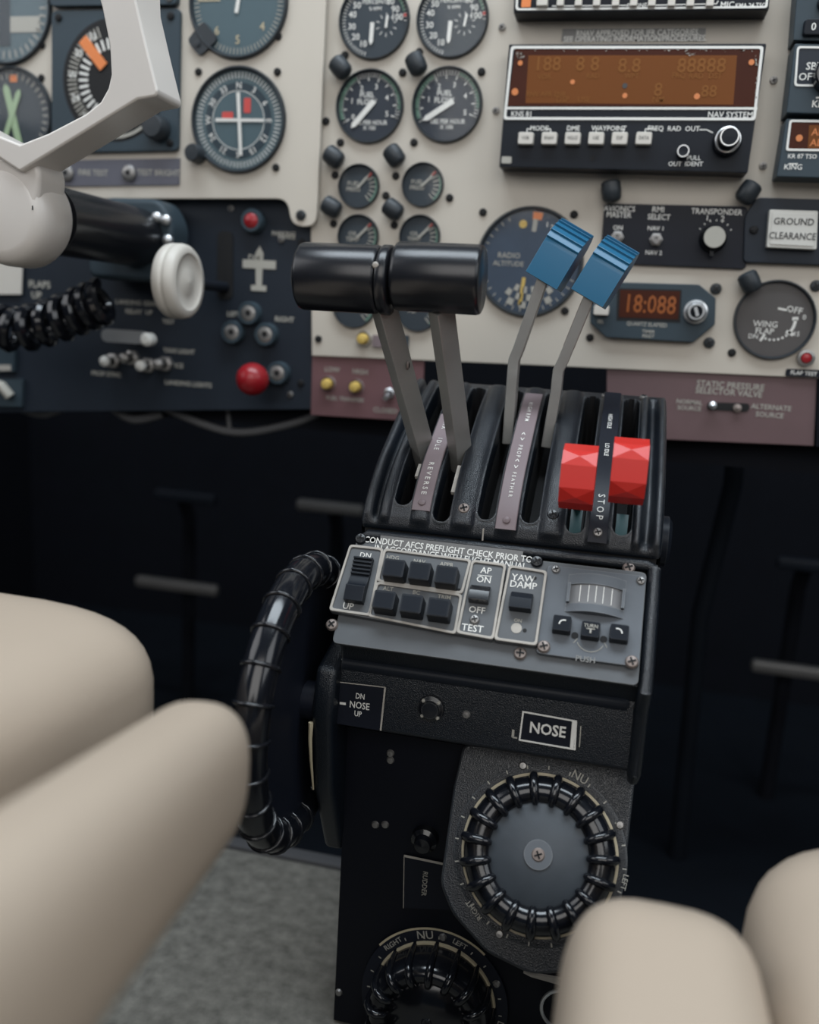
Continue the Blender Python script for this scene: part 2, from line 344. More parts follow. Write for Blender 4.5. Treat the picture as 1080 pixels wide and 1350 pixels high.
def torque(na, nb):
    def d(t, r, z):
        b = MB('white','green','dred'); b.ticks(.88*r, .99*r, 195, 360, 31, .022*r, z); b.arc(0,0,.9*r,.97*r,15,75,z,1); b.arc(0,0,.9*r,.99*r,78,84,z,2)
        b.ticks(.9*r, .99*r, 0, 90, 16, .02*r, z)
        for a, s in ((207,'10'),(232,'20'),(258,'30'),(285,'40'),(308,'50'),(42,'80'),(64,'90'),(82,'100')):
            p = pol(.70*r, a); b.text(s, .18*r, p[0], p[1], z, bold=.02)
        b.text('PERCENT', .13*r, -.02*r, .52*r, z); b.text('% RPM', .1*r, .02*r, .33*r, z)
        cx, cy = .38*r, -.12*r; b.ticks(.22*r, .33*r, 0, 324, 10, .02*r, z, 0, cx, cy)
        b.build('lettering', t)
        needle(t, r, na, z, .12, .0, L=.62, cx=-.05*r, cy=-.05*r); needle(t, r, nb, z, .07, .08, name='small_needle', L=.28, cx=cx, cy=cy)
    return d
gauge('charcoal turbine gauge with small subdial, left of the top pair', FP, 494, 28, 93, 'dial', torque(182, 6), group=None)
gauge('charcoal turbine gauge with small subdial, right of the top pair', FP, 597, 26, 95, 'dial', torque(183, 10))
def fuelflow(na):
    def d(t, r, z):
        b = MB('white','green'); b.ticks(.84*r, .98*r, 240, 470, 41, .02*r, z); b.ticks(.74*r, .98*r, 240, 470, 11, .035*r, z)
        b.arc(0,0,.88*r,.98*r,245,330,z,1); b.arc(0,0,.9*r,.98*r,380,455,z,1)
        for i, s in enumerate(('0','1','2','3','4','5')): p = pol(.6*r, 240+46*i); b.text(s, .16*r, p[0], p[1], z, bold=.02)
        b.text('FUEL', .16*r, -.1*r, .34*r, z, bold=.02); b.text('FLOW', .16*r, -.1*r, .14*r, z, bold=.02)
        b.text('LBS PER HOUR', .14*r, .05*r, -.46*r, z, sx=.85); b.text('X 100', .12*r, .02*r, -.62*r, z); b.build('lettering', t)
        needle(t, r, na, z, .16, .22, L=.85)
    return d
gauge('navy fuel flow gauge, left one, needle near zero', FP, 488, 141, 89, 'dialfuel', fuelflow(222))
gauge('navy fuel flow gauge, right one, needle near zero', FP, 590, 139, 93, 'dialfuel', fuelflow(238))
def oil(lines, na):
    def d(t, r, z):
        b = MB('dimwhite','green','dred')
        for i, s in enumerate(lines): b.text(s, .22*r, -.30*r, (.14-.28*i)*r, z, bold=.02)
        b.ticks(.55*r, .86*r, 40, 140, 7, .06*r, z); b.arc(0,0,.86*r,.95*r,60,140,z,1); b.arc(0,0,.6*r,.9*r,40,47,z,2); b.build('lettering', t)
        needle(t, r, na, z, .12, .1, L=.7, m='dimwhite')
    return d
for x, y, w, L, n, lab in [(474,246,54,('FUEL','PRESS'),42,'small grey gauge under the left fuel flow gauge'),(558,244,55,('FUEL','PRESS'),48,'small grey gauge under the right fuel flow gauge'),
    (473,312,54,('OIL','TEMP'),45,'small oil gauge half hidden above the left black throttle knob'),(554,312,54,('OIL','TEMP'),45,'small oil gauge half hidden above the right black throttle knob'),
    (468,402,58,('OIL','PSI'),50,'small oil gauge showing its lower rim under the left black throttle knob'),(552,406,60,('OIL','PSI'),50,'small oil gauge showing its lower rim between the two throttle levers')]:
    gauge(lab, FP, x, y, w, 'dial', oil(L, n))
def radalt(t, r, z):
    b = MB('white','orange','yellow','dimwhite','beige')
    b.arc(0,0,.84*r,.98*r,0,12,z,1); b.flat(circ(*pol(.76*r,-14),.08*r,14),z,2); b.bar(pol(.6*r,4),pol(.84*r,4),.09*r,z,3)
    for i in range(10):
        p = pol(.80*r, 22+i*8); b.text(str(i+1), .10*r, p[0], p[1], z)
    b.text('RADIO', .11*r, -.42*r, .12*r, z, mi=3); b.text('ALTITUDE', .10*r, -.42*r, -.04*r, z, mi=3)
    for i in range(9):
        for k in range(3):
            if (i+k) % 2: b.arc(0,0,(.48+.15*k)*r,(.61+.15*k)*r,180+i*9-45,189+i*9-45,z,3)
    b.bar((-.12*r,-.85*r),(-.08*r,-.30*r),.07*r,z,2); b.ticks(.9*r,.98*r,110,330,24,.02*r,z,3); b.build('lettering', t)
gauge('large navy radar altitude gauge partly behind the blue levers', FP, 698, 346, 142, 'dialnavy', radalt)
def flap(t, r, z):
    b = MB('white'); b.text('OFF', .18*r, .48*r, .30*r, z, rot=R(-8)); b.bar((.05*r,.32*r),(.36*r,.27*r),.06*r,z)
    b.text('WING', .17*r, -.22*r, -.12*r, z); b.text('FLAP', .17*r, -.22*r, -.31*r, z); b.text('DN', .13*r, -.5*r, -.47*r, z)
    b.arc(0,0,.5*r,.58*r,85,130,z); b.bar(pol(.45*r,130),pol(.66*r,124),.1*r,z); b.bar(pol(.54*r,78),pol(.54*r,88),.16*r,z)
    for a in (138,150,162,174,186,198): p = pol(.54*r,a); b.flat(circ(p[0],p[1],.035*r,8),z)
    b.bar(pol(.44*r,207),pol(.66*r,207),.07*r,z); b.text('0', .14*r, .76*r, .12*r, z); b.text('15', .13*r, .62*r, -.34*r, z); b.build('lettering', t)
gauge('taupe faced wing flap position gauge at right edge of panel', FP, 1021, 422, 110, 'dialbrown', flap)
# pilot side
def cdi(t, r, z):
    b = MB('white','white','dred'); b.ticks(.84*r,.97*r,0,355,72,.02*r,z); b.arc(0,0,.62*r,.76*r,0,360,z-.0001,3,48); b.mats.append('slate')
    for i in range(12): p = pol(.70*r, 30*i); b.text(('N','3','6','E','12','15','S','21','24','W','30','33')[i], .13*r, p[0], p[1], z, rot=R(-30*i))
    b.arc(0,0,.585*r,.60*r,0,360,z,0,48); b.flat(rrect(.2*r,.3*r,.16*r,.3*r,.03*r),z,2); b.flat(rrect(-.25*r,.10*r,.26*r,.14*r,.03*r),z,2)
    for k in (-2,-1,1,2): b.flat(circ(k*.12*r,0,.02*r,8),z)
    b.build('lettering', t)
    b = MB('white'); b.prism([(-.52*r,-.035*r),(.6*r,-.03*r),(.6*r,.03*r),(-.52*r,.035*r)], z+.0004, z+.0008); b.build('glideslope_bar', t)
    b = MB('white'); b.prism([(.05*r,-.72*r),(.12*r,-.72*r),(.04*r,.55*r),(-.04*r,.55*r)], z+.0009, z+.0013); b.build('course_bar', t)
    b = MB('post'); b.lathe([(.19*r,0),(.19*r,.010),(.16*r,.012),(.0001,.0122)], 18, 0, T3((-.93*r,-.72*r,0))); b.build('course_knob', t)
gauge('round course deviation gauge with white crossed bars', FL, 315, 159, 124, 'dialteal', cdi, name='course_deviation_gauge')
def vsi(t, r, z):
    b = MB('gold','dimwhite'); b.ticks(.86*r,.98*r,60,300,49,.02*r,z,1)
    for a, s in ((130,'4'),(180,'5'),(222,'6'),(75,'3'),(285,'7')): p = pol(.7*r,a); b.text(s,.17*r,p[0],p[1],z)
    b.bar((-.9*r,.05*r),(-.4*r,.05*r),.03*r,z); b.text('ALT', .13*r, -.45*r, .2*r, z); b.build('lettering', t)
    needle(t, r, 10, z, .08, .2)
gauge('teal faced altimeter cut off by the top edge, right of the yoke grip', FL, 315, 4, 130, 'dialteal', vsi, lug=222)
def att(t, r, z):
    b = MB('dimwhite','dial'); b.bar((-.8*r,-.3*r),(.8*r,-.3*r),.3*r,z); b.bar((-.05*r,-.7*r),(.0*r,.6*r),.28*r,z+.0001,1); b.ticks(.8*r,.95*r,90,270,20,.03*r,z); b.build('lettering', t)
gauge('blue grey attitude gauge in the upper left corner', FL, 8, 12, 122, 'dialteal', att, name='attitude_gauge')
def twoneedle(t, r, z):
    b = MB('dimwhite','orange'); b.ticks(.82*r,.95*r,0,352,36,.03*r,z); b.flat(rrect(.05*r,.82*r,.2*r,.16*r,.03*r),z,1); b.build('lettering', t)
    needle(t, r, -14, z, .17, .9, m='lime', L=.72); needle(t, r, 22, z+.0005, .13, .9, m='lime', name='second_needle', L=.62)
gauge('dark gauge with two pale green needles left of the yoke arm', FL, 18, 152, 104, 'dial', twoneedle)
# square compass instrument behind the grip
u0, v0 = FL.uv(155, 108)
t = thing('radio_compass', 'square slate compass unit with orange bug behind the yoke grip', 'gauge', FL.at(u0, v0))
q = [(x-u0, y-v0) for x, y in PT(FL, [(72,16),(241,13),(238,200),(72,203)])]
mb = MB('slate'); mb.prism(roundpoly(q, .004), 0, 0.004); mb.build('bezel', t, bevel=.0008)
r = FL.wid(150, 115, 136)/2
mb = MB('dark'); mb.lathe([(r,0.0041),(0.0001,0.0046)], 48); mb.build('dial_face', t)
mb = MB('white','dimwhite'); mb.ticks(.72*r,.9*r,180,340,33,.025*r,.0048,1); mb.ticks(.50*r,.68*r,0,350,36,.045*r,.0048,0); mb.arc(0,0,.9*r,.95*r,0,180,.0048,1)
for i in range(6): p = pol(.8*r, 195+27*i); mb.text(('S','21','24','W','30','33')[i], .12*r, p[0], p[1], .0049)
mb.build('compass_card', t)
mb = MB('orange'); mb.prism([(-.09*r,.28*r),(.09*r,.28*r),(.09*r,.88*r),(-.09*r,.88*r)], .0049, .0056, 0, RZ(42)); mb.build('heading_bug', t)
ku, kv = FL.uv(214, 172); mb = MB('post'); mb.lathe([(.009,.004),(.0085,.014),(.007,.016),(.0001,.0162)], 20, 0, T3((ku-u0, kv-v0, 0))); mb.build('knob', t)
for x, y in ((82,26),(229,24),(228,190)): a, b_ = FL.uv(x, y); link('screw', SCREW['panel'], t, T3((a-u0, b_-v0, .004)))
u0, v0 = FL.uv(155, -20)
t = thing('annunciator_unit', 'dark slate unit whose lower edge shows at the top left', 'panel', FL.at(u0, v0))
mb = MB('slate'); q = [(x-u0, y-v0) for x, y in PT(FL, [(70,-70),(240,-70),(238,10),(72,12)])]; mb.prism(roundpoly(q,.004), 0, .006); mb.build('bezel', t, bevel=.0008)
a, b_ = FL.uv(229, 2); link('screw', SCREW['zinc'], t, T3((a-u0, b_-v0, .006)))
u0, v0 = FL.uv(157, 227)
t = thing('test_strip', 'slate purple strip with two jacks below the square compass', 'panel', FL.at(u0, v0))
mb = MB('purple'); q = [(x-u0, y-v0) for x, y in PT(FL, [(75,212),(238,209),(237,244),(75,246)])]; mb.prism(q, 0, .0012); mb.build('plate', t)
mb = MB('dimwhite')
for x, s in ((124,'FIRE TEST'),(210,'TEST BRIGHT')): a, b_ = FL.uv(x, 228); mb.text(s, .0042, a-u0, b_-v0, .0014, bold=.02)
mb.build('lettering', t)
for x in (90,172):
    a, b_ = FL.uv(x, 229); mb = MB('screw','dark'); mb.lathe([(.0056,.001),(.0056,.003),(.004,.0042),(.002,.0042),(.002,.002)], 16); mb.lathe([(.0019,.0043),(.0001,.0043)],10,1); mb.build('jack', t, mw=T3((a-u0, b_-v0, 0)))
# ------------------------------------------------------------ radios and switch panels
class Unit:                                                   # thing standing out of a panel by w; local z = 0 at its front
    def __init__(s, name, label, cat, F, x, y, w, group=None):
        s.F, s.w = F, w; s.u0, s.v0 = F.uv(x, y, w); s.t = thing(name, label, cat, F.at(s.u0, s.v0, w), group)
    def p(s, x, y, z=0.0): u, v = s.F.uv(x, y, s.w+z); return (u-s.u0, v-s.v0)
    def P(s, pts, z=0.0): return [s.p(x, y, z) for x, y in pts]
    def L(s, dx, x=540, y=300): return s.F.wid(x, y, dx, s.w)
    def screw(s, kind, pts, z=0.0):
        for x, y in pts: u, v = s.p(x, y, z); link('screw', SCREW[kind], s.t, T3((u, v, z)) @ RZ(random.uniform(0,90)))
    def txt(s, b, t, h, x, y, z=0.0003, mi=0, **k): u, v = s.p(x, y, z); return b.text(t, h, u, v, z, mi=mi, **k)
    def line(s, b, a, c, w, z=0.0003, mi=0): return b.bar(s.p(*a, z), s.p(*c, z), w, z, mi)
def inset(P, d):
    n = len(P); cx = sum(p[0] for p in P)/n; cy = sum(p[1] for p in P)/n
    hx = max(abs(p[0]-cx) for p in P); hy = max(abs(p[1]-cy) for p in P)
    return [(cx+(x-cx)*(1-d/hx), cy+(y-cy)*(1-d/hy)) for x, y in P]

# navigation radio
K = Unit('navigation_radio', 'wide black navigation radio with amber display and six cream keys', 'radio', FP, 835, 142, 0.018)
body = K.P([(671,58),(1011,57),(986,228),(658,220)]); b = MB('satin'); b.prism(body, -0.018, 0); b.build('case', K.t, bevel=0.0008)
out = K.P([(674,61),(1007,61),(996,159),(664,158)]); b = MB('white')
b.frame(roundpoly(out,.002), roundpoly(inset(out,.0016),.0015), 0, 0.0007); b.build('front_frame', K.t)
b = MB('white'); K.line(b, (667,142.5), (999,143), .0014, .0005); b.build('frame_bar', K.t)
b = MB('amberdark'); b.prism(K.P([(680,64),(1002,64),(997,141),(669,140)]), 0, 0.0004); b.build('display_filter', K.t)
b = MB('amber'); b.prism(K.P([(697,73),(972,73),(967,138),(693,136)], .0004), 0.0004, 0.0005); b.build('display_screen', K.t)
b = MB('seg','glow','ink','dimwhite')
for x, y, s, h in [(722,84,'188',.0085),(775,84,'8 8',.0085),(830,86,'8.8',.0085),(925,86,'88888',.0085),(718,101,'VOR',.0032),(782,100,'RAD',.003),(833,100,'WPT',.003),(895,100,'FRQ',.0032),(918,100,'RAD',.0032),(943,100,'DST',.0032),(742,131,'DSP',.0035),(770,131,'USE',.0035),(868,118,'8',.008),(868,131,'NM',.0035),(935,120,'88',.007),(720,124,'RNV APR ENR',.003)]:
    K.txt(b, s, h, x, y, .0007)
for x, y, r in [(686,83,.0016),(679,121,.0022),(755,108,.0015),(824,126,.0016),(919,127,.0018),(991,82,.0017)]:
    u, v = K.p(x, y, .0007); b.flat(circ(u, v, r, 12), .0007, 1)
u, v = K.p(824,113,.0007); b.flat(circ(u,v,.0016,10),.0007,2)
for x0, x1, y, n in [(700,995,64.5,34),(905,918,70,14)]:
    for i in range(n):
        x = random.uniform(x0,x1); a = K.p(x, y+random.uniform(0,3), .0008); b.flat([(a[0]+random.uniform(-.0012,.0012), a[1]+random.uniform(-.0005,.0005)) for _ in range(4)], .0008, 3)
for i in range(12):
    a = K.p(684+random.uniform(-3,6), 70+random.uniform(-3,6), .0008); b.flat([(a[0]+random.uniform(-.001,.001), a[1]+random.uniform(-.001,.001)) for _ in range(4)], .0008, 3)
    a = K.p(998+random.uniform(-2,1), 70+random.uniform(0,66), .0008); b.flat([(a[0]+random.uniform(-.0006,.0006), a[1]+random.uniform(-.001,.001)) for _ in range(4)], .0008, 3)
b.build('display_digits', K.t)
b = MB('white'); K.txt(b,'NAV SYSTEM',.0034,963,151,bold=.01); K.txt(b,'KNS 81',.0032,688,150,bold=.01)
K.txt(b,'MODE',.003,711,169); K.txt(b,'DME',.003,756,169); K.txt(b,'WAYPOINT',.003,803,169); K.txt(b,'FREQ  RAD  OUT',.003,888,170)
for x0, x1 in ((695,726),(786,822)): K.line(b,(x0,170),(x0,174),.0006); K.line(b,(x1,170),(x1,174),.0006); K.line(b,(x0,170),(x0+5,170),.0006); K.line(b,(x1-5,170),(x1,170),.0006)
K.line(b,(851,170),(866,170),.0006); K.line(b,(851,170),(851,175),.0006); K.line(b,(922,171),(932,171),.0006); K.line(b,(932,171),(940,175),.0006)
K.txt(b,'OUT',.0028,890,216); K.txt(b,'PULL',.0028,915,208); K.txt(b,'IDENT',.0028,915,216); b.build('lettering', K.t)
b = MB('dimwhite'); a = K.p(668,211); b.prism(rrect(a[0],a[1],.0065,.0042,.0006),0,.0004); b.build('badge', K.t)
kb = None
for x, s in ((693,'VOR'),(724,'RNAV'),(755,'HOLD'),(786,'USE'),(817,'DSP'),(849,'DATA')):
    u, v = K.p(x, 182, .005); b = MB('key','ink'); b.prism(rrect(0,0,.0102,.0078,.0012),0,.005,0,None,.06); o = b.build('key', K.t, bevel=.0006, mw=T3((u,v,0)))
    b = MB('ink'); b.text(s, .0021, 0, .0002, .0052, sx=.8, bold=0); b.build('key_lettering', o)
u, v = K.p(960,184,.008); b = MB('gloss','chrome','satin'); b.lathe([(.0088,0),(.0085,.006),(.0076,.0072)],28,0); b.lathe([(.0076,.0072),(.0076,.0085),(.0070,.0088)],28,1); b.lathe([(.0070,.0088),(.0062,.0088)],28,0); b.lathe([(.0066,.008),(.0056,.0088),(.0056,.0165)],28,0); b.lathe([(.0056,.0165),(.0054,.0172),(.0048,.0172)],28,1); b.lathe([(.0048,.017),(.0001,.0172)],28,2)
o = b.build('tuning_knob', K.t, mw=T3((u,v,0)))
u, v = K.p(901,199,.006); b = MB('gloss','chrome','satin'); b.lathe([(.0040,0),(.0038,.006)],20,0); b.lathe([(.0038,.006),(.0035,.0065),(.0030,.0065)],20,1); b.lathe([(.0030,.0064),(.0001,.0062)],16,2); b.build('volume_knob', K.t, mw=T3((u,v,0)))
b = MB('dark'); u, v = K.p(781,209); b.flat(circ(u,v,.0014,12),.0003); b.build('set_screw_hole', K.t)

# audio selector at the top edge
A = Unit('audio_selector', 'black audio selector with a row of white keys at the top edge', 'radio', FP, 846, -10, 0.018)
b = MB('satin'); b.prism(A.P([(680,-60),(1020,-60),(1014,13),(677,17)]), -0.018, 0); b.build('case', A.t, bevel=.0008)
out = A.P([(682,-58),(1017,-58),(1012,11),(680,14)]); b = MB('white'); b.frame(roundpoly(out,.002), roundpoly(inset(out,.0013),.0015), 0, .0006); b.build('front_frame', A.t)
b = MB('white','dred','orange'); A.txt(b,'PHONE',.0026,840,7); A.txt(b,'MIC',.0034,959,6); A.txt(b,'KMA 24 TSO',.0026,990,7,sx=.9)
A.line(b,(728,8),(828,7),.0006); A.line(b,(853,7),(945,5),.0006); A.line(b,(945,5),(947,1),.0006)
b.build('lettering', A.t)
b = MB('orange'); a = A.p(694,3); b.prism(rrect(a[0],a[1],.0058,.0060,.0004),0,.0008); b.build('indicator_lamp', A.t)
for x in (715,739,763,787,812,836,860,886,911,937): u, v = A.p(x,-1,.004); b = MB('key'); b.prism(rrect(0,0,.0046 if x>715 else .0072,.0075,.0006),0,.004,0,None,.06); b.build('key', A.t, bevel=.0005, mw=T3((u,v,0)))

# label tape
t = Unit('placard', 'grey approval label with white lettering above the navigation radio', 'label', FP, 836, 46, .0006)
b = MB('tape'); b.prism(t.P([(742,38),(931,37),(929,54),(740,54)]), -.0006, 0); b.build('tape', t.t)
b = MB('white'); t.txt(b,'RNAV APPROVED FOR IFR CATEGORIES.',.0036,840,43,.0003,sx=.86,bold=.035); t.txt(b,'SEE OPERATING INFORMATION/PROCEDURES.',.0036,836,51,.0003,sx=.86,bold=.035); b.build('lettering', t.t)

# right hand stack
U = Unit('transponder', 'slate transponder with oblong 0 key at the upper right edge', 'radio', FP, 1090, -10, .02)
b = MB('slate'); b.prism(U.P([(1056,-70),(1200,-70),(1200,57),(1046,53)]), -.02, 0); b.build('case', U.t, bevel=.0008)
for y, s, x in ((35,'0',1073),(2,'C',1086)):
    u, v = U.p(x,y,.004); b = MB('satin'); b.prism(rrect(.004,0,.019 if s=='0' else .014,.009,.0042 if s=='C' else .0015),0,.004,0,None,.05); o = b.build('key', U.t, bevel=.0007, mw=T3((u,v,0)))
    b = MB('white'); b.text(s,.0042,0,0,.0042); b.build('key_lettering', o)
U = Unit('mode_selector', 'slate mode switch unit marked SBY and OFF, in a white outline', 'radio', FP, 1090, 105, .022)
b = MB('slate'); b.prism(U.P([(1048,57),(1200,60),(1200,153),(1037,149)]), -.022, 0); b.build('case', U.t, bevel=.001)
out = U.P([(1051,61),(1190,63),(1190,116),(1047,114)]); b = MB('white'); b.frame(roundpoly(out,.002), roundpoly(inset(out,.0012),.0015),0,.0006); b.build('front_frame', U.t)
b = MB('navy'); b.prism(inset(out,.0013),0,.0002); b.build('face_plate', U.t)
b = MB('white'); U.txt(b,'SBY',.0042,1074,87,.0004); U.txt(b,'OFF',.0042,1065,101,.0004); U.txt(b,'KING',.0040,1086,137,bold=.02); U.line(b,(1076,129),(1096,127),.001); b.build('lettering', U.t)
u, v = U.p(1098,96,.006); b = MB('gloss'); b.lathe([(.0105,0),(.010,.008),(.009,.009),(.0001,.0092)],24); b.build('mode_knob', U.t, mw=T3((u,v,0)))
U = Unit('direction_finder_radio', 'slate radio with orange ADF letters at the right edge', 'radio', FP, 1090, 195, .02)
b = MB('slate'); b.prism(U.P([(1037,156),(1200,158),(1200,238),(1024,233)]), -.02, 0); b.build('case', U.t, bevel=.001)
out = U.P([(1041,158),(1190,160),(1190,201),(1036,199)]); b = MB('white'); b.frame(roundpoly(out,.0015), roundpoly(inset(out,.0013),.001),0,.0006); b.build('front_frame', U.t)
b = MB('amberdark'); b.prism(inset(out,.0015),0,.0003); b.build('display_filter', U.t)
b = MB('amber','glow'); b.prism(U.P([(1067,165),(1130,166),(1130,196),(1065,196)]),.0003,.0004); U.txt(b,'ADF',.0042,1083,174,.0006,1); U.txt(b,'ADF',.0042,1081,188,.0006,1); a = U.p(1054,182,.0006); b.flat(circ(a[0],a[1],.0020,12),.0006,1); b.build('display_digits', U.t)
b = MB('white'); U.txt(b,'KR 87 TSO',.0026,1058,206); U.txt(b,'KING',.0032,1046,220); U.line(b,(1040,216),(1052,216),.0007); b.build('lettering', U.t)

# avionics master panel, ground clearance unit
A = Unit('switch_panel', 'black panel with avionics master switch and transponder knob', 'panel', FP, 888, 310, .003)
b = MB('blackpaint'); b.prism(roundpoly(A.P([(797,268),(986,272),(984,355),(791,347)]),.003),-.003,0); b.build('plate', A.t, bevel=.0006)
b = MB('white'); A.txt(b,'AVIONICS',.0036,817,275,bold=.015,sx=.9); A.txt(b,'MASTER',.0036,816,283,bold=.015,sx=.9); A.txt(b,'RMI',.0036,868,276,bold=.015); A.txt(b,'SELECT',.0036,869,286,bold=.015,sx=.9)
A.txt(b,'TRANSPONDER',.0036,945,279,bold=.015,sx=.9); A.txt(b,'1.',.0036,934,287); A.txt(b,'2',.0036,953,288); A.txt(b,'ON',.003,815,300); A.txt(b,'NAV 1',.0028,865,301,bold=.01); A.txt(b,'NAV 2',.0028,862,333,bold=.01)
for a in range(-60,61,20): u,v = A.p(942,314); q,w_ = pol(.0105,a),pol(.0115,a); b.bar((u+q[0],v+q[1]),(u+w_[0],v+w_[1]),.0006,.0003)
b.build('lettering', A.t)
for x, y in ((814,313),(865,316)):
    u, v = A.p(x,y); b = MB('screw','chrome','dark'); b.lathe([(.0044,0),(.0044,.0018),(.003,.0026),(.0022,.0026)],6,0); b.lathe([(.0026,.002),(.0024,.0045),(.0014,.0045),(.0013,.003),(.0001,.003)],14,0)
    b.tube([(0,0,.003),(0,-.0012,.008),(0,-.002,.0115)],[.0009,.0012,.0017],10,1); b.build('toggle_switch', A.t, mw=T3((u,v,0)))
u, v = A.p(942,313,.011); b = MB('gloss','dimwhite'); b.lathe([(.0088,0),(.0082,.004),(.0078,.0045)],28,0); b.lathe([(.0073,.0045),(.0070,.012),(.0066,.013)],28,0); b.lathe([(.0066,.013),(.0064,.0133),(.0001,.0133)],28,1); b.prism([(-.0012,-.011),(.0012,-.011),(.0012,0),(-.0012,0)],.002,.006); b.build('selector_knob', A.t, mw=T3((u,v,0)))
G = Unit('ground_clearance_unit', 'black unit with square white GROUND CLEARANCE button at the right edge', 'switch', FP, 1044, 305, .005)
b = MB('navy'); b.prism(roundpoly(G.P([(998,260),(1140,264),(1140,352),(980,346),(982,285)]),.003),-.005,0); b.build('housing', G.t, bevel=.0012)
b = MB('lit'); b.prism(roundpoly(G.P([(1015,276),(1079,278),(1077,329),(1011,326)],.006),.001),0,.006); o = b.build('push_button', G.t, bevel=.0006)
b = MB('lit'); b.prism(roundpoly(G.P([(1019,280),(1075,282),(1073,325),(1015,322)],.0065),.001),.006,.0066); b.build('lens', o, bevel=.0004)
b = MB('ink'); G.txt(b,'GROUND',.0042,1047,292,.0069,sx=.95); G.txt(b,'CLEARANCE',.0042,1045,311,.0069,sx=.86); b.build('button_lettering', o)
G.screw('panel', [(994,303)])

# octagonal digital clock
D = Unit('digital_clock', 'slate octagonal clock with glowing orange digits under the switch panel', 'clock', FP, 860, 412, .006)
b = MB('slate'); b.prism(D.P([(789,371),(922,375),(944,393),(943,428),(914,452),(799,445),(778,426),(779,385)]),-.006,0); b.build('case', D.t, bevel=.001)
b = MB('dark'); b.prism(D.P([(814,380),(899,382),(897,425),(813,422)]),0,.0003); b.build('display_window', D.t)
b = MB('amberdark','digit'); b.prism(D.P([(818,382),(897,384),(894,421),(816,418)]),.0003,.0005); D.txt(b,'18:088',.0120,857,401,.0007,1,sx=.76); b.build('display_digits', D.t)
b = MB('dimwhite'); D.txt(b,'QUARTZ ELAPSED',.0026,853,428,sx=.9); D.txt(b,'TIMER',.0022,855,437); D.txt(b,'RESET',.0022,855,443); D.txt(b,'SEL',.0022,792,424); b.build('lettering', D.t)
u, v = D.p(793,409,.003); b = MB('key'); b.prism(rrect(0,0,.0100,.0065,.0012),0,.004); b.build('push_button', D.t, bevel=.0006, mw=T3((u,v,0)))
u, v = D.p(918,411,.006); b = MB('chrome','gloss'); b.lathe([(.0078,0),(.0076,.003),(.0062,.0036)],26,0); b.lathe([(.0060,.003),(.0056,.008)],24,1); b.lathe([(.0056,.008),(.0050,.0086),(.0040,.0086)],24,0); b.lathe([(.004,.0084),(.0001,.0084)],20,1); b.prism(rrect(0,0,.002,.006,.0004),.0084,.0095,0,RZ(20)); b.build('knob', D.t, mw=T3((u,v,0)))
# flap test lamp and strip
Q = Unit('flap_test_lamp', 'small red lamp above the black FLAP TEST strip', 'lamp', FP, 1063, 472, .002)
b = MB('screw','redball'); b.lathe([(.0056,-.002),(.0054,.001),(.0036,.0016),(.0034,.0008)],20,0); b.lathe([(.0034,.0008),(.0026,.0018),(.0001,.0022)],16,1); b.build('lamp', Q.t)
Q = Unit('placard', 'black FLAP TEST strip at the lower right of the panel', 'label', FP, 1060, 491, .0008)
b = MB('blackpaint'); b.prism(roundpoly(Q.P([(1037,486),(1110,489),(1110,499),(1035,496)]),.0015),-.0008,0); b.build('strip', Q.t)
b = MB('white'); Q.txt(b,'FLAP TEST',.0026,1060,492,bold=.02); b.build('lettering', Q.t)
# static pressure selector lettering and valve
b = MB('dimwhite'); u0 = 0
def ftxt(b, F, s, h, x, y, w=.0011, **k): u, v = F.uv(x, y, w); b.text(s, h, u, v, w, **k)
ftxt(b,FB,'STATIC PRESSURE',.0042,963,508,bold=.02,sx=.95); ftxt(b,FB,'SELECTOR VALVE',.0042,961,517,bold=.02,sx=.95); ftxt(b,FB,'NORMAL',.003,909,530,bold=.02); ftxt(b,FB,'SOURCE',.003,909,538,bold=.02); ftxt(b,FB,'ALTERNATE',.0034,1017,537,bold=.02); ftxt(b,FB,'SOURCE',.0034,1015,547,bold=.02)
b.build('lettering', mar_r)
Q = Unit('valve_lever', 'small chrome selector lever in its slot on the right maroon strip', 'switch', FB, 962, 535, .001)
b = MB('dark'); b.prism(roundpoly(Q.P([(933,530),(989,532),(987,543),(932,540)]),.003),0,.0004); b.build('slot', Q.t)
b = MB('chrome','rust'); a = Q.p(939,534); b.lathe([(.0022,0),(.0026,.006),(.0001,.008)],14,0,T3((a[0],a[1],0))); a = Q.p(972,538); b.lathe([(.0030,0),(.0026,.003),(.0001,.004)],14,1,T3((a[0],a[1],0))); b.build('lever', Q.t)
# yellow knobs
for x, y, F, lab in [(433,506,FB,'left yellow knob on the maroon strip beside the quadrant'),(470,510,FB,'right yellow knob on the maroon strip beside the quadrant'),(480,447,FP,'yellow knob with mauve tab under the small oil gauges')]:
    Q = Unit('yellow_knob', lab, 'knob', F, x, y, .001)
    b = MB('yellow','cream'); b.lathe([(.0056,-.001),(.0054,.0015)],18,1); b.lathe([(.0040,.0015),(.0038,.006),(.003,.0075),(.0001,.008)],18,0); b.build('cap', Q.t)
    if F is FP: b = MB('mauve','dial'); c = Q.p(502,450); b.prism(rrect(c[0],c[1],.012,.0085,.001),-.001,.001); c = Q.p(530,451); b.prism(rrect(c[0],c[1],.010,.010,.001),-.001,.0015,1); b.build('tab', Q.t)
b = MB('dimwhite'); ftxt(b,FB,'LOW',.0036,438,487,bold=.02); ftxt(b,FB,'HIGH',.0036,475,490,bold=.02); ftxt(b,FB,'FUEL TRANSFER',.003,455,526,bold=.02); ftxt(b,FB,'CLOSED',.0036,508,541,bold=.02); b.build('lettering', mar_l)
Q = Unit('toggle_switch', 'small chrome toggle on the maroon strip just left of the quadrant', 'switch', FB, 514, 518, .001)
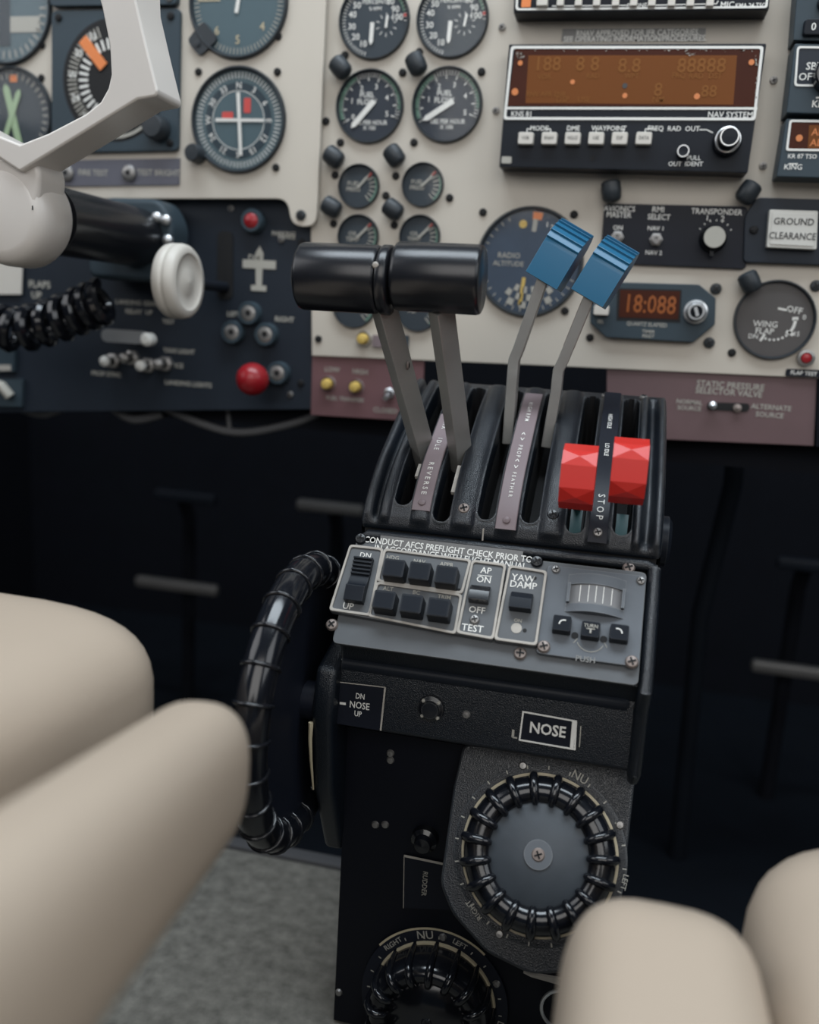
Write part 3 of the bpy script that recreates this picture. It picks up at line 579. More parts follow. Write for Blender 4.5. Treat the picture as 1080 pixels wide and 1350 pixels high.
b = MB('chrome'); b.lathe([(.004,-.001),(.004,.002),(.0025,.003)],8); b.tube([(0,0,.002),(0,-.003,.012)],[.0012,.002],10); b.build('toggle', Q.t)

# ------------------------------------------------------------ lower left panel fittings
b = MB('dimwhite')
for s,h,x,y in [('PARKING',.0032,374,308),('BRAKE',.0032,378,312),('LEFT',.0038,308,414),('RIGHT',.0038,375,421),('LANDING GEAR',.0036,180,399),('RELAY  UP',.0036,183,411),('TEST',.0034,222,424),('TAXI LIGHT',.0036,236,463),('ICE',.0036,236,482),('LANDING LIGHTS',.0036,248,506),('PROP SYNC',.0036,140,493),('FLAPS',.0055,52,375),('UP',.0055,48,389),('DN',.0045,335,340)]: ftxt(b,FB,s,h,x,y,.0006,bold=.03)
# aircraft plan symbol
u, v = FB.uv(342, 356); b.prism([(u-.0022,v-.015),(u+.0022,v-.015),(u+.003,v+.012),(u,v+.017),(u-.003,v+.012)],.0003,.0006); b.prism([(u-.013,v+.001),(u+.013,v+.001),(u+.013,v+.007),(u-.013,v+.007)],.0003,.0007); b.prism([(u-.006,v-.015),(u+.006,v-.015),(u+.006,v-.011),(u-.006,v-.011)],.0003,.0007)
b.build('lettering', lower)
put('zinc', lower, FB, [(371,316),(383,520),(305,275)]); put('panel', lower, FB, [(397,505),(398,320)])
for x, y, lab in [(328,413,'upper one of three grey gear lamps above the red ball'),(306,438,'lower left of three grey gear lamps above the red ball'),(350,441,'lower right of three grey gear lamps above the red ball'),(366,492,'single grey lamp right beside the red ball')]:
    Q = Unit('indicator_lamp', lab, 'lamp', FB, x, y, .006)
    b = MB('slate','screw','dark'); b.lathe([(.0085,-.006),(.0085,0),(.0078,.0016),(.0058,.0016)],22,0); b.lathe([(.0058,.0012),(.004,.002),(.0022,.002)],18,1); b.lathe([(.0022,.0019),(.0001,.0016)],12,2); b.build('lamp', Q.t)
Q = Unit('warning_lamp', 'dim red lamp in a grey bezel below the right gauge of the pilot panel', 'lamp', FB, 332, 291, .006)
b = MB('slate','redball'); b.lathe([(.0088,-.006),(.0086,0),(.0075,.002),(.0055,.002)],22,0); b.lathe([(.0055,.0015),(.0035,.003),(.0001,.0035)],18,1); b.build('lamp', Q.t)
Q = Unit('red_ball_knob', 'glossy red ball knob at the foot of the black lower panel', 'knob', FB, 333, 500, .030)
b = MB('redball'); b.lathe([(.0001,.0118)]+[(.0118*math.cos(R(a)),.0118*math.sin(R(a))) for a in range(80,-91,-10)],28); b.V = [(x,y,z) for x,y,z in b.V]; b.F = [f[::-1] for f in b.F]; b.build('ball', Q.t)
b = MB('steel'); b.lathe([(.003,-.030),(.003,-.010)],12); b.build('stem', Q.t)
Q = Unit('gear_slot', 'tall black slot plate behind the cream wheel knob', 'plate', FB, 297, 335, .0008)
b = MB('dark'); b.prism(roundpoly(Q.P([(287,304),(307,305),(307,395),(286,394)]),.005),-.0008,0); b.build('slot', Q.t)
# cluster of chrome toggles, flap handle
Q = Unit('flap_handle', 'flat chrome handle with white tip above the toggles', 'handle', FB, 170, 444, .02)
b = MB('chrome','white'); b.prism(rrect(-.004,0,.036,.0095,.0045),-.004,.002,0); b.lathe([(.0048,-.004),(.0050,.003),(.003,.005),(.0001,.0052)],16,1,T3((.016,-.001,0))); b.tube([(-.008,0,-.02),(-.008,0,-.003)],.003,10,0); b.build('handle', Q.t, bevel=0)
for i, (x, y) in enumerate([(140,476),(165,472),(187,482),(210,480)]):
    Q = Unit('toggle_switch', ['round white tipped toggle, leftmost under the chrome handle','grey toggle nut, second from left under the chrome handle','round white tipped toggle, third from left under the chrome handle','grey toggle nut, rightmost under the chrome handle'][i], 'switch', FB, x, y, .012)
    b = MB('screw','white'); b.lathe([(.006,-.012),(.006,-.008),(.0035,-.007)],6); b.tube([(0,0,-.008),(0,0,0)],[.0018,.002],10)
    b.lathe([(.0024,-.003),(.0042,0),(.0040,.003),(.0024,.0045),(.0001,.005)],16,1 if i%2==0 else 0); b.build('toggle', Q.t)
Q = Unit('plate_switch', 'pale square switch plate at the left edge below the coiled cord', 'switch', FB, 4, 473, .004)
b = MB('slate','cream'); b.prism(Q.P([(-24,458),(19,459),(18,490),(-24,490)]),-.004,0); b.prism(Q.P([(-20,480),(15,481),(15,489),(-20,489)]),0,.0004,1); b.build('plate', Q.t, bevel=.0006)
Q = Unit('plate_switch', 'lower pale switch with rounded lever at the left edge', 'switch', FB, 8, 515, .004)
b = MB('slate','dimwhite'); b.prism(Q.P([(-24,500),(30,500),(28,536),(-24,536)]),-.004,0); b.tube([(-.012,.006,.003),(.0,.004,.005),(.006,-.004,.003)],.004,12,1); b.build('plate', Q.t)
Q = Unit('cream_card', 'pale card hanging behind the coiled cord at the left edge', 'label', FB, 12, 362, .003)
b = MB('key'); b.prism(Q.P([(-30,330),(30,332),(28,388),(-30,388)]),-.001,0); b.build('card', Q.t)
# landing gear handle: small cream wheel on a lever
rt = onY(297, 363, YP+.003); wc = onX(235, 371, rt.x); wc = Vector((rt.x, wc.y, wc.z))
g = thing('gear_handle', 'cream wheel shaped landing gear knob on a lever left of the throttles', 'handle', T3(wc) @ RY(90))
r = .0245
b = MB('key'); b.lathe([(.0001,-.0085),(r*.35,-.0072),(r*.4,-.0066),(r*.72,-.0070),(r*.76,-.0082),(r*.90,-.0080),(r*.97,-.006),(r,-.0030),(r*1.0,-.0012),(r*.985,-.0008),(r*.985,.0008),(r*1.0,.0012),(r,.0030),(r*.97,.006),(r*.90,.0080),(r*.76,.0082),(r*.72,.0070),(r*.4,.0066),(r*.35,.0072),(.0001,.0085)],44); b.build('wheel', g, ang=50)
b = MB('rust','dark'); b.lathe([(.0032,.0066),(.0030,.0080),(.0001,.0082)],16,0); b.lathe([(.0013,.0083),(.0001,.0083)],10,1); b.build('hub_screw', g)
b = MB('satin'); L = (rt-wc).length; b.tube([(0,r*.9,0),(0,L*.5,0),(0,L,0)],[.0045,.004,.004],12); b.V = [((rt-wc).z*-0 + x, y, z) for x,y,z in b.V]; b.build('lever', g)
# cables under the lower panel
for i, (pts, rr, lab) in enumerate([([(110,505),(140,530),(175,552),(215,545)],.004,'short grey cable loop hanging under the lower left panel'),([(175,515),(240,548),(310,570),(380,560),(420,545)],.0032,'long grey cable sagging under the black lower panel'),([(10,530),(60,545),(110,520),(130,505)],.004,'dark cable bundle under the left edge of the panel'),([(300,530),(303,568)],.002,'thin cable tie hanging straight down under the panel')]):
    b = MB('cable'); P = [onY(x, y, YP+.02) for x, y in pts]; Q2 = []
    for k in range(len(P)-1):
        a0 = P[max(k-1,0)]; a1, a2 = P[k], P[k+1]; a3 = P[min(k+2,len(P)-1)]
        for j in range(6):
            s = j/6; Q2.append(.5*((2*a1)+(a2-a0)*s+(2*a0-5*a1+4*a2-a3)*s*s+(3*a1-a0-3*a2+a3)*s**3))
    Q2.append(P[-1]); o = Q2[0].copy(); b.tube([q-o for q in Q2], rr, 10); ob = b.build('cable', mw=T3(o)); ob['label'] = lab; ob['category'] = 'cable'
# ------------------------------------------------------------ control wheel, column, coiled cord
FY = Frame((0, 0.455, 0), 90)
uc = FY.uv(26, 200)[0]; v0 = FY.uv(26, 270)[1]
y = thing('control_wheel', 'ivory plastic pilot control wheel horn at the upper left', 'control wheel', FY.at(uc, v0))
half = [(26,190),(62,176),(112,150),(132,134),(142,116),(146,98),(144,60),(134,10),(112,-70),(100,-130),(176,-130),(176,-70),(179,0),(193,60),(208,120),(205,127),(181,131),(88,188),(26,226)]
H = [(u-uc, v-v0) for u, v in PT(FY, half)]; poly = H + [(-u, v) for u, v in H[::-1][1:-1]]
b = MB('yoke'); b.prism(poly, -0.027, 0.0); b.build('horn', y, bevel=0.006, seg=5)
hw = FY.uv(52, 290)[0]-FY.uv(-8,290)[0]
b = MB('yoke'); b.lathe([(.0001,-.0035),(hw*.70,-.0035),(hw*.88,-.005),(hw*.97,-.010),(hw,-.016),(hw,-.030),(hw*.93,-.034),(.0001,-.034)], 48)
b.F = [f[::-1] for f in b.F]; b.build('hub', y, mw=T3((FY.uv(-8,276)[0]-uc, FY.uv(26,280)[1]-v0, 0)), ang=50)
b = MB('yoke'); b.prism(roundpoly([(-hw*.74,-.008),(hw*.74,-.008),(hw*.90,.012),(hw*.92,.020),(hw*.8,.028),(-hw*.8,.028),(-hw*.9,.018)],.004), -.030, -.0042); b.build('hub_collar', y, bevel=.003, seg=3, mw=T3((FY.uv(-8,276)[0]-uc,FY.uv(26,274)[1]-v0,0)))
a = FY.uv(38,273); b = MB('dark'); b.flat([(.0004,.0012),(-.0004,.0012),(-.0004,-.0012),(.0004,-.0012)], -.0032); b.build('hub_mark', y, mw=T3((a[0]-uc, a[1]-v0, 0)))
c = thing('control_column', 'thick black control column tube running from yoke to panel', 'column', T3((FY.uv(4,278)[0], .495, FY.uv(26,278)[1])) @ RX(90))
b = MB('knobblack'); b.lathe([(.0205,0),(.0205,-.105)], 40); b.lathe([(.0001,.0),(.0205,0)],40); b.F=[f[::-1] for f in b.F]; b.build('tube', c)
b = MB('slate','chrome'); b.prism(roundpoly([(-.04,-.03),(.024,-.03),(.028,.010),(.018,.027),(-.028,.027),(-.04,.012)],.008), -.132, -.104); b.build('collar', c, bevel=.004, seg=3)
b = MB('chrome'); b.lathe([(.0036,-.104),(.0036,-.101),(.0022,-.0995),(.0001,-.099)],12); BOLT = b.mesh('bolt')
for u, v in ((.0165,.014),(.0235,.0125),(.0250,-.001)): link('bolt', BOLT, c, T3((u,v,0)))
# cord
b = MB('gloss'); ctl = [onY(x, yy, .565) for x, yy in [(-70,400),(-20,428),(25,436),(70,424),(110,408),(138,396)]]
cl = []
for k in range(len(ctl)-1):
    for j in range(20): cl.append(ctl[k].lerp(ctl[k+1], j/20))
P = []; up = Vector((0,1,0)); N = len(cl); turns = 10
for i in range(N*8):
    f = i/8; k = min(int(f), N-2); p0 = cl[k].lerp(cl[k+1], f-k); d = (cl[min(k+4,N-1)]-cl[max(k-4,0)]).normalized(); q = d.cross(up).normalized(); w_ = q.cross(d)
    t = 2*math.pi*turns*i/(N*8); P.append(p0+(q*math.cos(t)+w_*math.sin(t))*.0125)
o = ctl[2].copy(); b.tube([p-o for p in P][::2], .0043, 8); cord = b.build('coiled_cord', mw=T3(o)); cord['label'] = 'glossy black coiled cord below the control column at the left edge'; cord['category'] = 'cord'

# ------------------------------------------------------------ control pedestal
XL, XR = -0.1235, 0.0300
A1, A2 = onX(470,712,XL), onX(438,846,XL)
FA = Frame((0, A2.y, A2.z), math.degrees(math.atan2(A1.z-A2.z, A1.y-A2.y)))
LA = (A1-A2).length
ped = thing('control_pedestal', 'black leather covered centre pedestal holding levers and trim controls', 'pedestal', T3((0,0,0)))
ARC = [(.4410,.2935),(.4400,.2955),(.4404,.2985),(.4420,.3025),(.4480,.3105),(.4640,.3245),(.4860,.3370),(.5100,.3495),(.5300,.3580),(.5480,.3640),(.5560,.3645),(.5600,.3560)]
def arcsample(n):
    P = [Vector(p) for p in ARC]; out = []
    for k in range(len(P)-1):
        a0, a1, a2, a3 = P[max(k-1,0)], P[k], P[k+1], P[min(k+2,len(P)-1)]
        for j in range(24): s = j/24; out.append(.5*((2*a1)+(a2-a0)*s+(2*a0-5*a1+4*a2-a3)*s*s+(3*a1-a0-3*a2+a3)*s**3))
    out.append(P[-1]); L = [0]
    for i in range(1, len(out)): L.append(L[-1]+(out[i]-out[i-1]).length)
    return out, L
AS, AL = arcsample(0)
def arcpt(s):                                                # point and outward normal at arc length s
    s = min(max(s, 0), AL[-1]); k = 0
    import bisect
    k = min(max(bisect.bisect(AL, s)-1, 0), len(AL)-2); f = (s-AL[k])/max(1e-9, AL[k+1]-AL[k]); p = AS[k].lerp(AS[k+1], f)
    d = (AS[min(k+3,len(AS)-1)]-AS[max(k-2,0)]).normalized(); return p, Vector((-d.y, d.x))
def arcs(Y):
    for i, p in enumerate(AS):
        if p.x >= Y: return AL[i]
SL = [-.1027,-.0812,-.0582,-.0358,-.0128,.0100]; SW = .0041
s0, s1 = arcs(.4445), arcs(.5440)
def arcz(z):
    for i, p in enumerate(AS):
        if p.y >= z: return AL[i]
SF = [arcz(.3068), arcz(.3010), arcz(.3040), arcz(.3045), arcz(.3022), arcz(.3035)]
def sm(a, b, x): t = min(1, max(0, (x-a)/(b-a))); return t*t*(3-2*t)
def hgt(x, s):
    h = 0.0
    e0 = .0105                                               # front hem
    edge = sm(.003, .008, s)*(1-sm(AL[-1]-.020, AL[-1]-.012, s))
    # crowned strips between slots
    B = [XL+.008]+SL+[XR-.010]
    for i in range(len(B)-1):
        lo = B[i]+(SW+.001 if i else 0); hi = B[i+1]-(SW+.001 if i < len(B)-2 else 0)
        if lo < x < hi: t = (x-lo)/(hi-lo)*2-1; h += .0028*(1-abs(t)**3)*edge
    # outer grooves and rims
    h += (-.0045*math.exp(-((x-(XL+.0080))/.0020)**2) + .0012*math.exp(-((x-(XL+.0035))/.0022)**2))*sm(.003,.010,s)
    h += (-.0045*math.exp(-((x-(XR-.0075))/.0024)**2) + .0022*math.exp(-((x-(XR-.0030))/.0024)**2))*sm(.003,.010,s)*(1-sm(AL[-1]-.022, AL[-1]-.016, s))
    for i, xc in enumerate(SL):
        a, c = SF[i]+SW, s1-SW; ss = min(max(s, a), c); d = math.hypot(x-xc, s-ss)-SW
        if d < .0022: h += .0005*math.exp(-((d-.0009)/.0006)**2)
        if d < .0006: h -= .0320*(1-sm(-.0009, .0004, d))
    if x < XL+.0012: h -= .0022*(1-(x-XL)/.0012)**2
    if x > XR-.0012: h -= .0022*(1-(XR-x)/.0012)**2
    return h
xs = sorted(set([XL+(XR-XL)*i/190 for i in range(191)] + [xc+k for xc in SL for k in (-.0050,-.0046,-.0043,-.0040,-.0037,-.0034,.0034,.0037,.0040,.0043,.0046,.0050)]))
ss_ = sorted([AL[-1]*i/110 for i in range(111)] + [SF[1]+k*.0004 for k in range(-3,40)])
rows = []; HH = []
for s in ss_:
    p, n = arcpt(s); row = []; hr = []; HH.append(hr)
    for x in xs: h = hgt(x, s); hr.append(h); row.append((x, p.x+n.x*h, p.y+n.y*h))
    rows.append(row)
b = MB('leather','dark'); b.grid(rows)
b.I = [1 if min(HH[k][i],HH[k][i+1],HH[k+1][i],HH[k+1][i+1]) < -.012 else 0 for k in range(len(ss_)-1) for i in range(len(xs)-1)]  # deep slot faces near-black: the slots' shade is put into the colour
# sides of the cover
for X, flip in ((XL, False), (XR, True)):
    V = []; 
    for s in ss_: p, n = arcpt(s); h = hgt(X, s); V += [(X, p.x+n.x*h, p.y+n.y*h), (X, p.x+.006 if p.x < .5 else p.x, .266)]
    b.add(V, [((2*i,2*i+2,2*i+3,2*i+1) if flip else (2*i+1,2*i+3,2*i+2,2*i)) for i in range(len(ss_)-1)])
b.build('quadrant_cover', ped, ang=60)
# body of the pedestal
by, bz = FA.o.y, FA.o.z
prof = [(.562,.330),(.545,.285),(.480,.270),(.452,.2660),(.4425,.2660),(.4420,.2655),(by+.0045,bz-.003),(by+.010,bz-.004),(by+.014,bz-.016),(.4285,.226),(.4285,.0),(.600,.0),(.615,.345)]
b = MB('leather'); V = [(x, yy, z) for x in (XL+.0012, XR-.0012) for yy, z in prof]; n = len(prof)
b.add(V, [tuple(range(n)), tuple(range(2*n-1,n-1,-1))]+[(i,n+i,n+(i+1)%n,(i+1)%n) for i in range(n)]); b.build('body', ped, bevel=.0008)
b = MB('dark'); b.box(((XL+XR)/2, .4435, .2800), (.150, .002, .028)); b.build('front_web', ped)
b = MB('cream'); b.box((0,0,0),(.0007,.0012,.0062)); b.build('seam', ped, mw=T3((onY(638,692,.4402).x,.4402,.2965)))
b = MB('lowblack'); b.box(((XL+XR)/2, .4275, .094), (.150, .002, .184)); b.build('lower_face', ped)  # added sheet over the leather, the lower body's shade put into its colour
# leather lips: roll above the controller plate, right hand edge
def rail(name, pts, r, parent=ped, m='leather', seg=14, sy=1.0):
    b = MB(m); b.tube(pts, r, seg); return b.build(name, parent)
lip = [Vector((XL+.001, .4385, .2815)), Vector((XL+.006,.4350,.2860)), Vector((XR-.008,.4350,.2860)), Vector((XR-.001,.4335,.2825))]
rail('upper_lip', [(XL+.0012,.4400,.2830),(XL+.0018,.4392,.2875),(XL+.005,.4388,.2902),(-.05,.4388,.2902),(XR-.006,.4388,.2902),(XR-.0030,.4390,.2890),(XR-.0025,.4395,.2860)], .0027)
E1, E2 = Vector((XR-.0025,.4385,.2890)), Vector((XR-.0025,by+.003,bz-.004))
dv = E1-E2
rail('right_edge', [E1, E1.lerp(E2,.25), E1.lerp(E2,.5), E1.lerp(E2,.75), E2, (XR-.0025,.4105,.226), (XR-.0025,.4075,.195),(XR-.0025,.4110,.190)], [.0032,.0036,.0036,.0036,.0036,.0036,.0034,.0026])
rail('left_edge', [(XL+.0015,.4400,.2790),(XL+.0015,A1.y+.004,A1.z-.004),(XL+.0015,by+.006,bz-.002)], .0026)
# ledge below the controller
L1, L2 = onX(446,877,XL), onX(440,957,XL)
FG = Frame((0, L1.y, L1.z), math.degrees(math.atan2(L1.z-L2.z, L1.y-L2.y)))
LG = (L1-L2).length
b = MB('leather'); pr = [(L1.y+.0055,L1.z+.004),(L1.y+.0015,L1.z+.0035),(L1.y,L1.z),(L2.y,L2.z+.002),(L2.y+.002,L2.z),(.432,L2.z+.001),(.432,L1.z+.004)]
n = len(pr); V = [(x, yy, z) for x in (XL, XR-.004) for yy, z in pr]; b.add(V, [tuple(range(n)), tuple(range(2*n-1,n-1,-1))]+[(i,n+i,n+(i+1)%n,(i+1)%n) for i in range(n)]); b.build('ledge', ped, bevel=.0012, seg=3)
rail('ledge_roll', [(XL+.002,L1.y+.003,L1.z+.0005),(-.05,L1.y+.003,L1.z+.0005),(XR-.010,L1.y+.003,L1.z+.0005),(XR-.0075,L1.y+.005,L1.z-.001)], .0040, m='satin')
def putped(kind, F, pts, w=0.0, name='screw'):
    for x, yy in pts: u, v = F.uv(x, yy, w); link(name, SCREW[kind], ped, F.at(u, v, w) @ RZ(random.uniform(0,90)))
b = MB('knobblack','dimwhite'); b.lathe([(.0068,0),(.0064,.0022),(.0045,.0032),(.0042,.0052),(.0001,.0054)],22)
for a in (45,135,225,315): b.lathe([(.0010,.0022),(.0008,.0034),(.0001,.0036)],8,1,T3((.0055*math.cos(R(a)),.0055*math.sin(R(a)),0)))
b.build('round_plug', ped, mw=FG.px(569,933))
b = MB('screw'); b.lathe([(.0022,0),(.0016,.0012),(.0001,.0014)],12); RIV = b.mesh('rivet')
for x, yy in ((615,942),): link('rivet', RIV, ped, FG.px(x,yy))
FD = Frame((0, .4265, 0), 90)
for x, yy in ((515,993),(515,1002),(495,1087),(508,1087),(447,1308)): link('rivet', RIV, ped, FD.px(x,yy))
b = MB('gloss'); b.lathe([(.0075,0),(.0070,.004),(.0050,.0055),(.0042,.009),(.0001,.0098)],22); b.build('push_knob', ped, mw=FD.px(561,1104))
# little placards
Q = Unit('placard', 'black DN NOSE UP placard at the left end of the ledge', 'label', FG, 476, 930, .001)
b = MB('blackpaint','cream'); q = Q.P([(446,899),(508,906),(502,963),(438,953)]); b.prism(q,-.001,0); b.bar(q[0],q[1],.0005,.0002,1); b.bar(q[1],q[2],.0009,.0002,1); b.build('plate', Q.t)
b = MB('white'); Q.txt(b,'DN',.0030,475,918,sx=.8); Q.txt(b,'NOSE',.0036,474,930,sx=.85); Q.txt(b,'UP',.0030,472,941,sx=.8); Q.line(b,(448,927),(456,928),.0013); b.build('lettering', Q.t)
Q = Unit('placard', 'white framed NOSE placard on the ledge above the large trim knob', 'label', FG, 723, 963, .0012)
q = Q.P([(689,937),(761,950),(759,989),(684,976)]); b = MB('blackpaint','white'); b.prism(q,-.0012,0); b.frame(q, inset(q,.0008), 0, .0003, 1); b.bar(Q.p(757,951),Q.p(754,986),.0018,.0004,1); b.build('plate', Q.t)
b = MB('white'); Q.txt(b,'NOSE',.0056,722,962,bold=.03,sx=.9); b.build('lettering', Q.t)
b = MB('dimwhite'); Q.line(b,(677,962),(676,972),.0012,-.001); Q.line(b,(676,972),(682,973),.0008,-.001); Q.line(b,(766,957),(764,985),.0005,-.001); b.build('tape_residue', Q.t)
Q = Unit('placard', 'black placard with cream edge left of the angled knob housing', 'label', FD, 555, 1160, .001)
q = Q.P([(533,1128),(600,1142),(600,1200),(532,1197)]); b = MB('blackpaint','cream'); b.prism(q,-.001,0); b.bar(q[0],q[1],.0014,.0002,1); b.bar(q[0],q[3],.0004,.0002,1); b.build('plate', Q.t)
b = MB('dimwhite'); Q.txt(b,'RUDDER',.0028,560,1165,rot=R(-90)); b.build('lettering', Q.t)

# ------------------------------------------------------------ autopilot controller
c = FA.uv(650, 805)
B = Unit('autopilot_controller', 'grey autopilot controller plate with six square keys on the pedestal', 'controller', FA, 650, 805, 0.0)
plate = B.P([(470,711),(853,757),(838,903),(436,847)]); plate = [(plate[0][0],plate[0][1]),(plate[1][0],plate[0][1]),(plate[1][0],plate[3][1]),(plate[0][0],plate[3][1])]
b = MB('greyplate'); b.prism(roundpoly(plate,.003,5), -.0022, 0); b.build('base_plate', B.t, bevel=.0005)
b = MB('dark'); b.prism(inset(plate,.003), -.0034, -.0024); b.build('underside_box', B.t)
MZ = .0052
def mp(x, yy, z=MZ): return B.p(x, yy, z)
mod = [mp(461,716),mp(668,741),mp(653,842),mp(433,804)]
mod = [(mod[3][0],mod[0][1]),(mod[1][0],mod[1][1]),(mod[1][0],mod[2][1]),(mod[3][0],mod[3][1])]
yd = [mp(670,744),mp(722,752),mp(708,851),mp(652,843)]
b = MB('greyplate'); b.prism(roundpoly([mp(461,717),mp(668,742),mp(650,843),mp(433,804)],.0014), 0, MZ-.0012); b.prism(roundpoly([mp(671,744),mp(722,752),mp(708,851),mp(651,843)],.0014), 0, MZ-.0012); b.build('module', B.t, bevel=.0003)
b = MB('cream')
def cframe(pts, wd=.0014, r=.0020): q = [mp(*p) for p in pts]; b.frame(roundpoly(q,r), roundpoly(inset(q,wd),r*.7), MZ-.0012, MZ-.0002)
cframe([(461,717),(506,722),(488,812),(433,804)]); cframe([(506,722),(622,737),(610,783),(496,766)]); cframe([(496,766),(610,783),(601,836),(484,812)]); cframe([(622,737),(668,743),(651,843),(601,834)]); cframe([(671,744),(722,752),(708,851),(651,843)])
b.build('cream_border', B.t, bevel=.0003)
zt = MZ-.0010
b = MB('white','dimwhite'); B.txt(b,'DN',.0030,482,732,zt); B.txt(b,'UP',.0034,459,799,zt); B.txt(b,'AP',.0034,641,752,zt); B.line(b,(630,758),(649,760),.0004,zt); B.txt(b,'ON',.0034,638,764,zt); B.txt(b,'OFF',.0034,629,804,zt); B.txt(b,'TEST',.0036,623,828,zt); B.txt(b,'YAW',.0036,690,762,zt); B.txt(b,'DAMP',.0036,690,771,zt)
for x, yy, s in ((518,735,'HDG'),(553,740,'NAV'),(589,744,'APPR'),(512,776,'ALT'),(549,781,'BC'),(586,787,'TRIM')): B.txt(b,s,.0022,x,yy,zt,1)
b.mats.append('cream'); u, v = mp(681,828,zt); b.flat(circ(u,v,.0026,18),zt,2); B.txt(b,'ON',.0018,683,818,zt,1); b.build('lettering', B.t)
b = MB('greytape'); b.prism([B.p(502,706),B.p(690,727),B.p(688,742),B.p(500,722)],0,.0003); b.build('warning_tape', B.t)
b = MB('white'); th = math.atan2(B.p(680,735)[1]-B.p(510,714)[1], B.p(680,735)[0]-B.p(510,714)[0])
B.txt(b,'CONDUCT AFCS PREFLIGHT CHECK PRIOR TO',.0036,589,724,.0005,sx=.84,bold=.02,rot=th); B.txt(b,'IN ACCORDANCE WITH FLIGHT MANUAL',.0036,592,734,.0005,sx=.84,bold=.02,rot=th); b.build('warning_lettering', B.t)
b = MB('dark')
for x, yy in ((705,762),(692,831),(499,762),(605,778)): u, v = mp(x,yy,zt); b.flat(circ(u,v,.0010,10),zt)
b.build('set_screw_holes', B.t)
KZ = .0130
for x, yy, lab in ((519,748,0),(553,752,0),(588,757,0),(506,790,0),(542,795,0),(578,800,0)):
    u, v = B.p(x, yy, KZ); b = MB('satin'); b.prism(rrect(0,0,.0112,.0098,.0009), MZ-.0012, KZ-.0003, 0, None, .05); b.prism(rrect(0,-.0002,.0098,.0084,.0008), KZ-.0003, KZ, 0, None, .03); b.build('key', B.t, bevel=.0006, mw=T3((u,v,0)))
# pitch rocker with ribbed top
u, v = B.p(473,762,.007); b = MB('satin')
sec = [(-.0128,.0030),(-.0128,.0088),(-.0050,.0100),(-.0035,.0078),(.0020,.0056),(.0120,.0070),(.0120,.0030)]
V = [(x, yy, z) for x in (-.0050,.0050) for yy, z in sec]; n = len(sec); b.add(V, [tuple(range(n-1,-1,-1)), tuple(range(n,2*n))]+[(i,(i+1)%n,n+(i+1)%n,n+i) for i in range(n)])
o = b.build('pitch_rocker', B.t, bevel=.0004, mw=T3((u,v,0)))
b = MB('satin')
for k in range(5): b.box((0,.0028+k*.0020,.0064+k*.0003),(.0098,.0009,.0012))
b.build('rocker_ribs', o, bevel=.0002)
# AP and yaw damper rockers
for x, yy, w_, h_, nm in ((632,781,.0100,.0088,'autopilot_rocker'),(687,791,.0108,.0094,'yaw_damper_rocker')):
    u, v = B.p(x, yy, .008); b = MB('gloss' if x < 650 else 'satin'); sec = [(-h_/2,.003),(-h_/2,.0098),(h_*.1,.0092),(h_/2,.0062),(h_/2,.003)]
    V = [(sx_*w_/2, a, z) for sx_ in (-1,1) for a, z in sec]; n = len(sec); b.add(V, [tuple(range(n-1,-1,-1)), tuple(range(n,2*n))]+[(i,(i+1)%n,n+(i+1)%n,n+i) for i in range(n)]); b.build(nm, B.t, bevel=.0005, mw=T3((u,v,0)))
link('screw', SCREW['zinc'], B.t, T3((*mp(626,817,zt),zt)))
for kind, x, yy in (('pedblack',476,711),('pedblack',708,741),('ped',438,824),('ped',686,862)): u, v = B.p(x,yy); link('screw', SCREW[kind], B.t, T3((u,v,0)) @ RZ(random.uniform(0,80)))
# turn controller
TZ = .003
Q = Unit('turn_controller', 'blue grey turn controller plate with curved window drum, right of the keys', 'controller', FA, 782, 808, TZ)
q = Q.P([(722,745),(855,759),(840,879),(707,861)]); q = [((q[0][0]+q[3][0])/2,(q[0][1]+q[1][1])/2),((q[1][0]+q[2][0])/2,(q[0][1]+q[1][1])/2),((q[1][0]+q[2][0])/2,(q[2][1]+q[3][1])/2),((q[0][0]+q[3][0])/2,(q[2][1]+q[3][1])/2)]
b = MB('turnplate'); b.prism(roundpoly(q,.0022,4), -TZ, 0); b.build('plate', Q.t, bevel=.0005)
for x, yy in ((733,751),(845,766)): link('screw', SCREW['small'], Q.t, T3((*Q.p(x,yy),0)) @ RZ(.4))
for x, yy in ((717,853),(833,873)): link('screw', SCREW['ped'], Q.t, T3((*Q.p(x,yy),0)) @ RZ(.9))
u, v = Q.p(786,782,.004); hwd = .0138
def hood(rad, x0, x1, y0, y1, m, nm, z0=0.0):                # arched band: circle in the x-z plane
    b = MB(m); n = 20; xs_ = [x0+(x1-x0)*i/n for i in range(n+1)]; zf = lambda x: math.sqrt(max(0, rad*rad-x*x))-rad*.80+z0
    V = []
    for x in xs_: V += [(x,y0,-.0005),(x,y0,max(.0002,zf(x))),(x,y1,max(.0002,zf(x))),(x,y1,-.0005)]
    F = []
    for i in range(n): a, c_ = 4*i, 4*i+4; F += [(a,a+1,c_+1,c_),(a+1,a+2,c_+2,c_+1),(a+2,a+3,c_+3,c_+2)]
    b.add(V, [f[::-1] for f in F]+[(0,1,2,3),(4*n+3,4*n+2,4*n+1,4*n)]); return b.build(nm, Q.t, mw=T3((u,v,0)))
hood(.0225,-hwd,hwd,.0044,.0098,'turnplate','hood'); hood(.0225,-hwd,hwd,-.0098,-.0056,'turnplate','hood')
o = hood(.0195,-.0122,.0122,-.0056,.0044,'drum','turn_drum')
for sx_ in (-1,1): b = MB('turnplate'); b.box((0,-.0004,.0012),(.0014,.0098,.0032)); b.build('window_frame', Q.t, mw=T3((u+sx_*.0129,v,0)))
b = MB('white','dial')
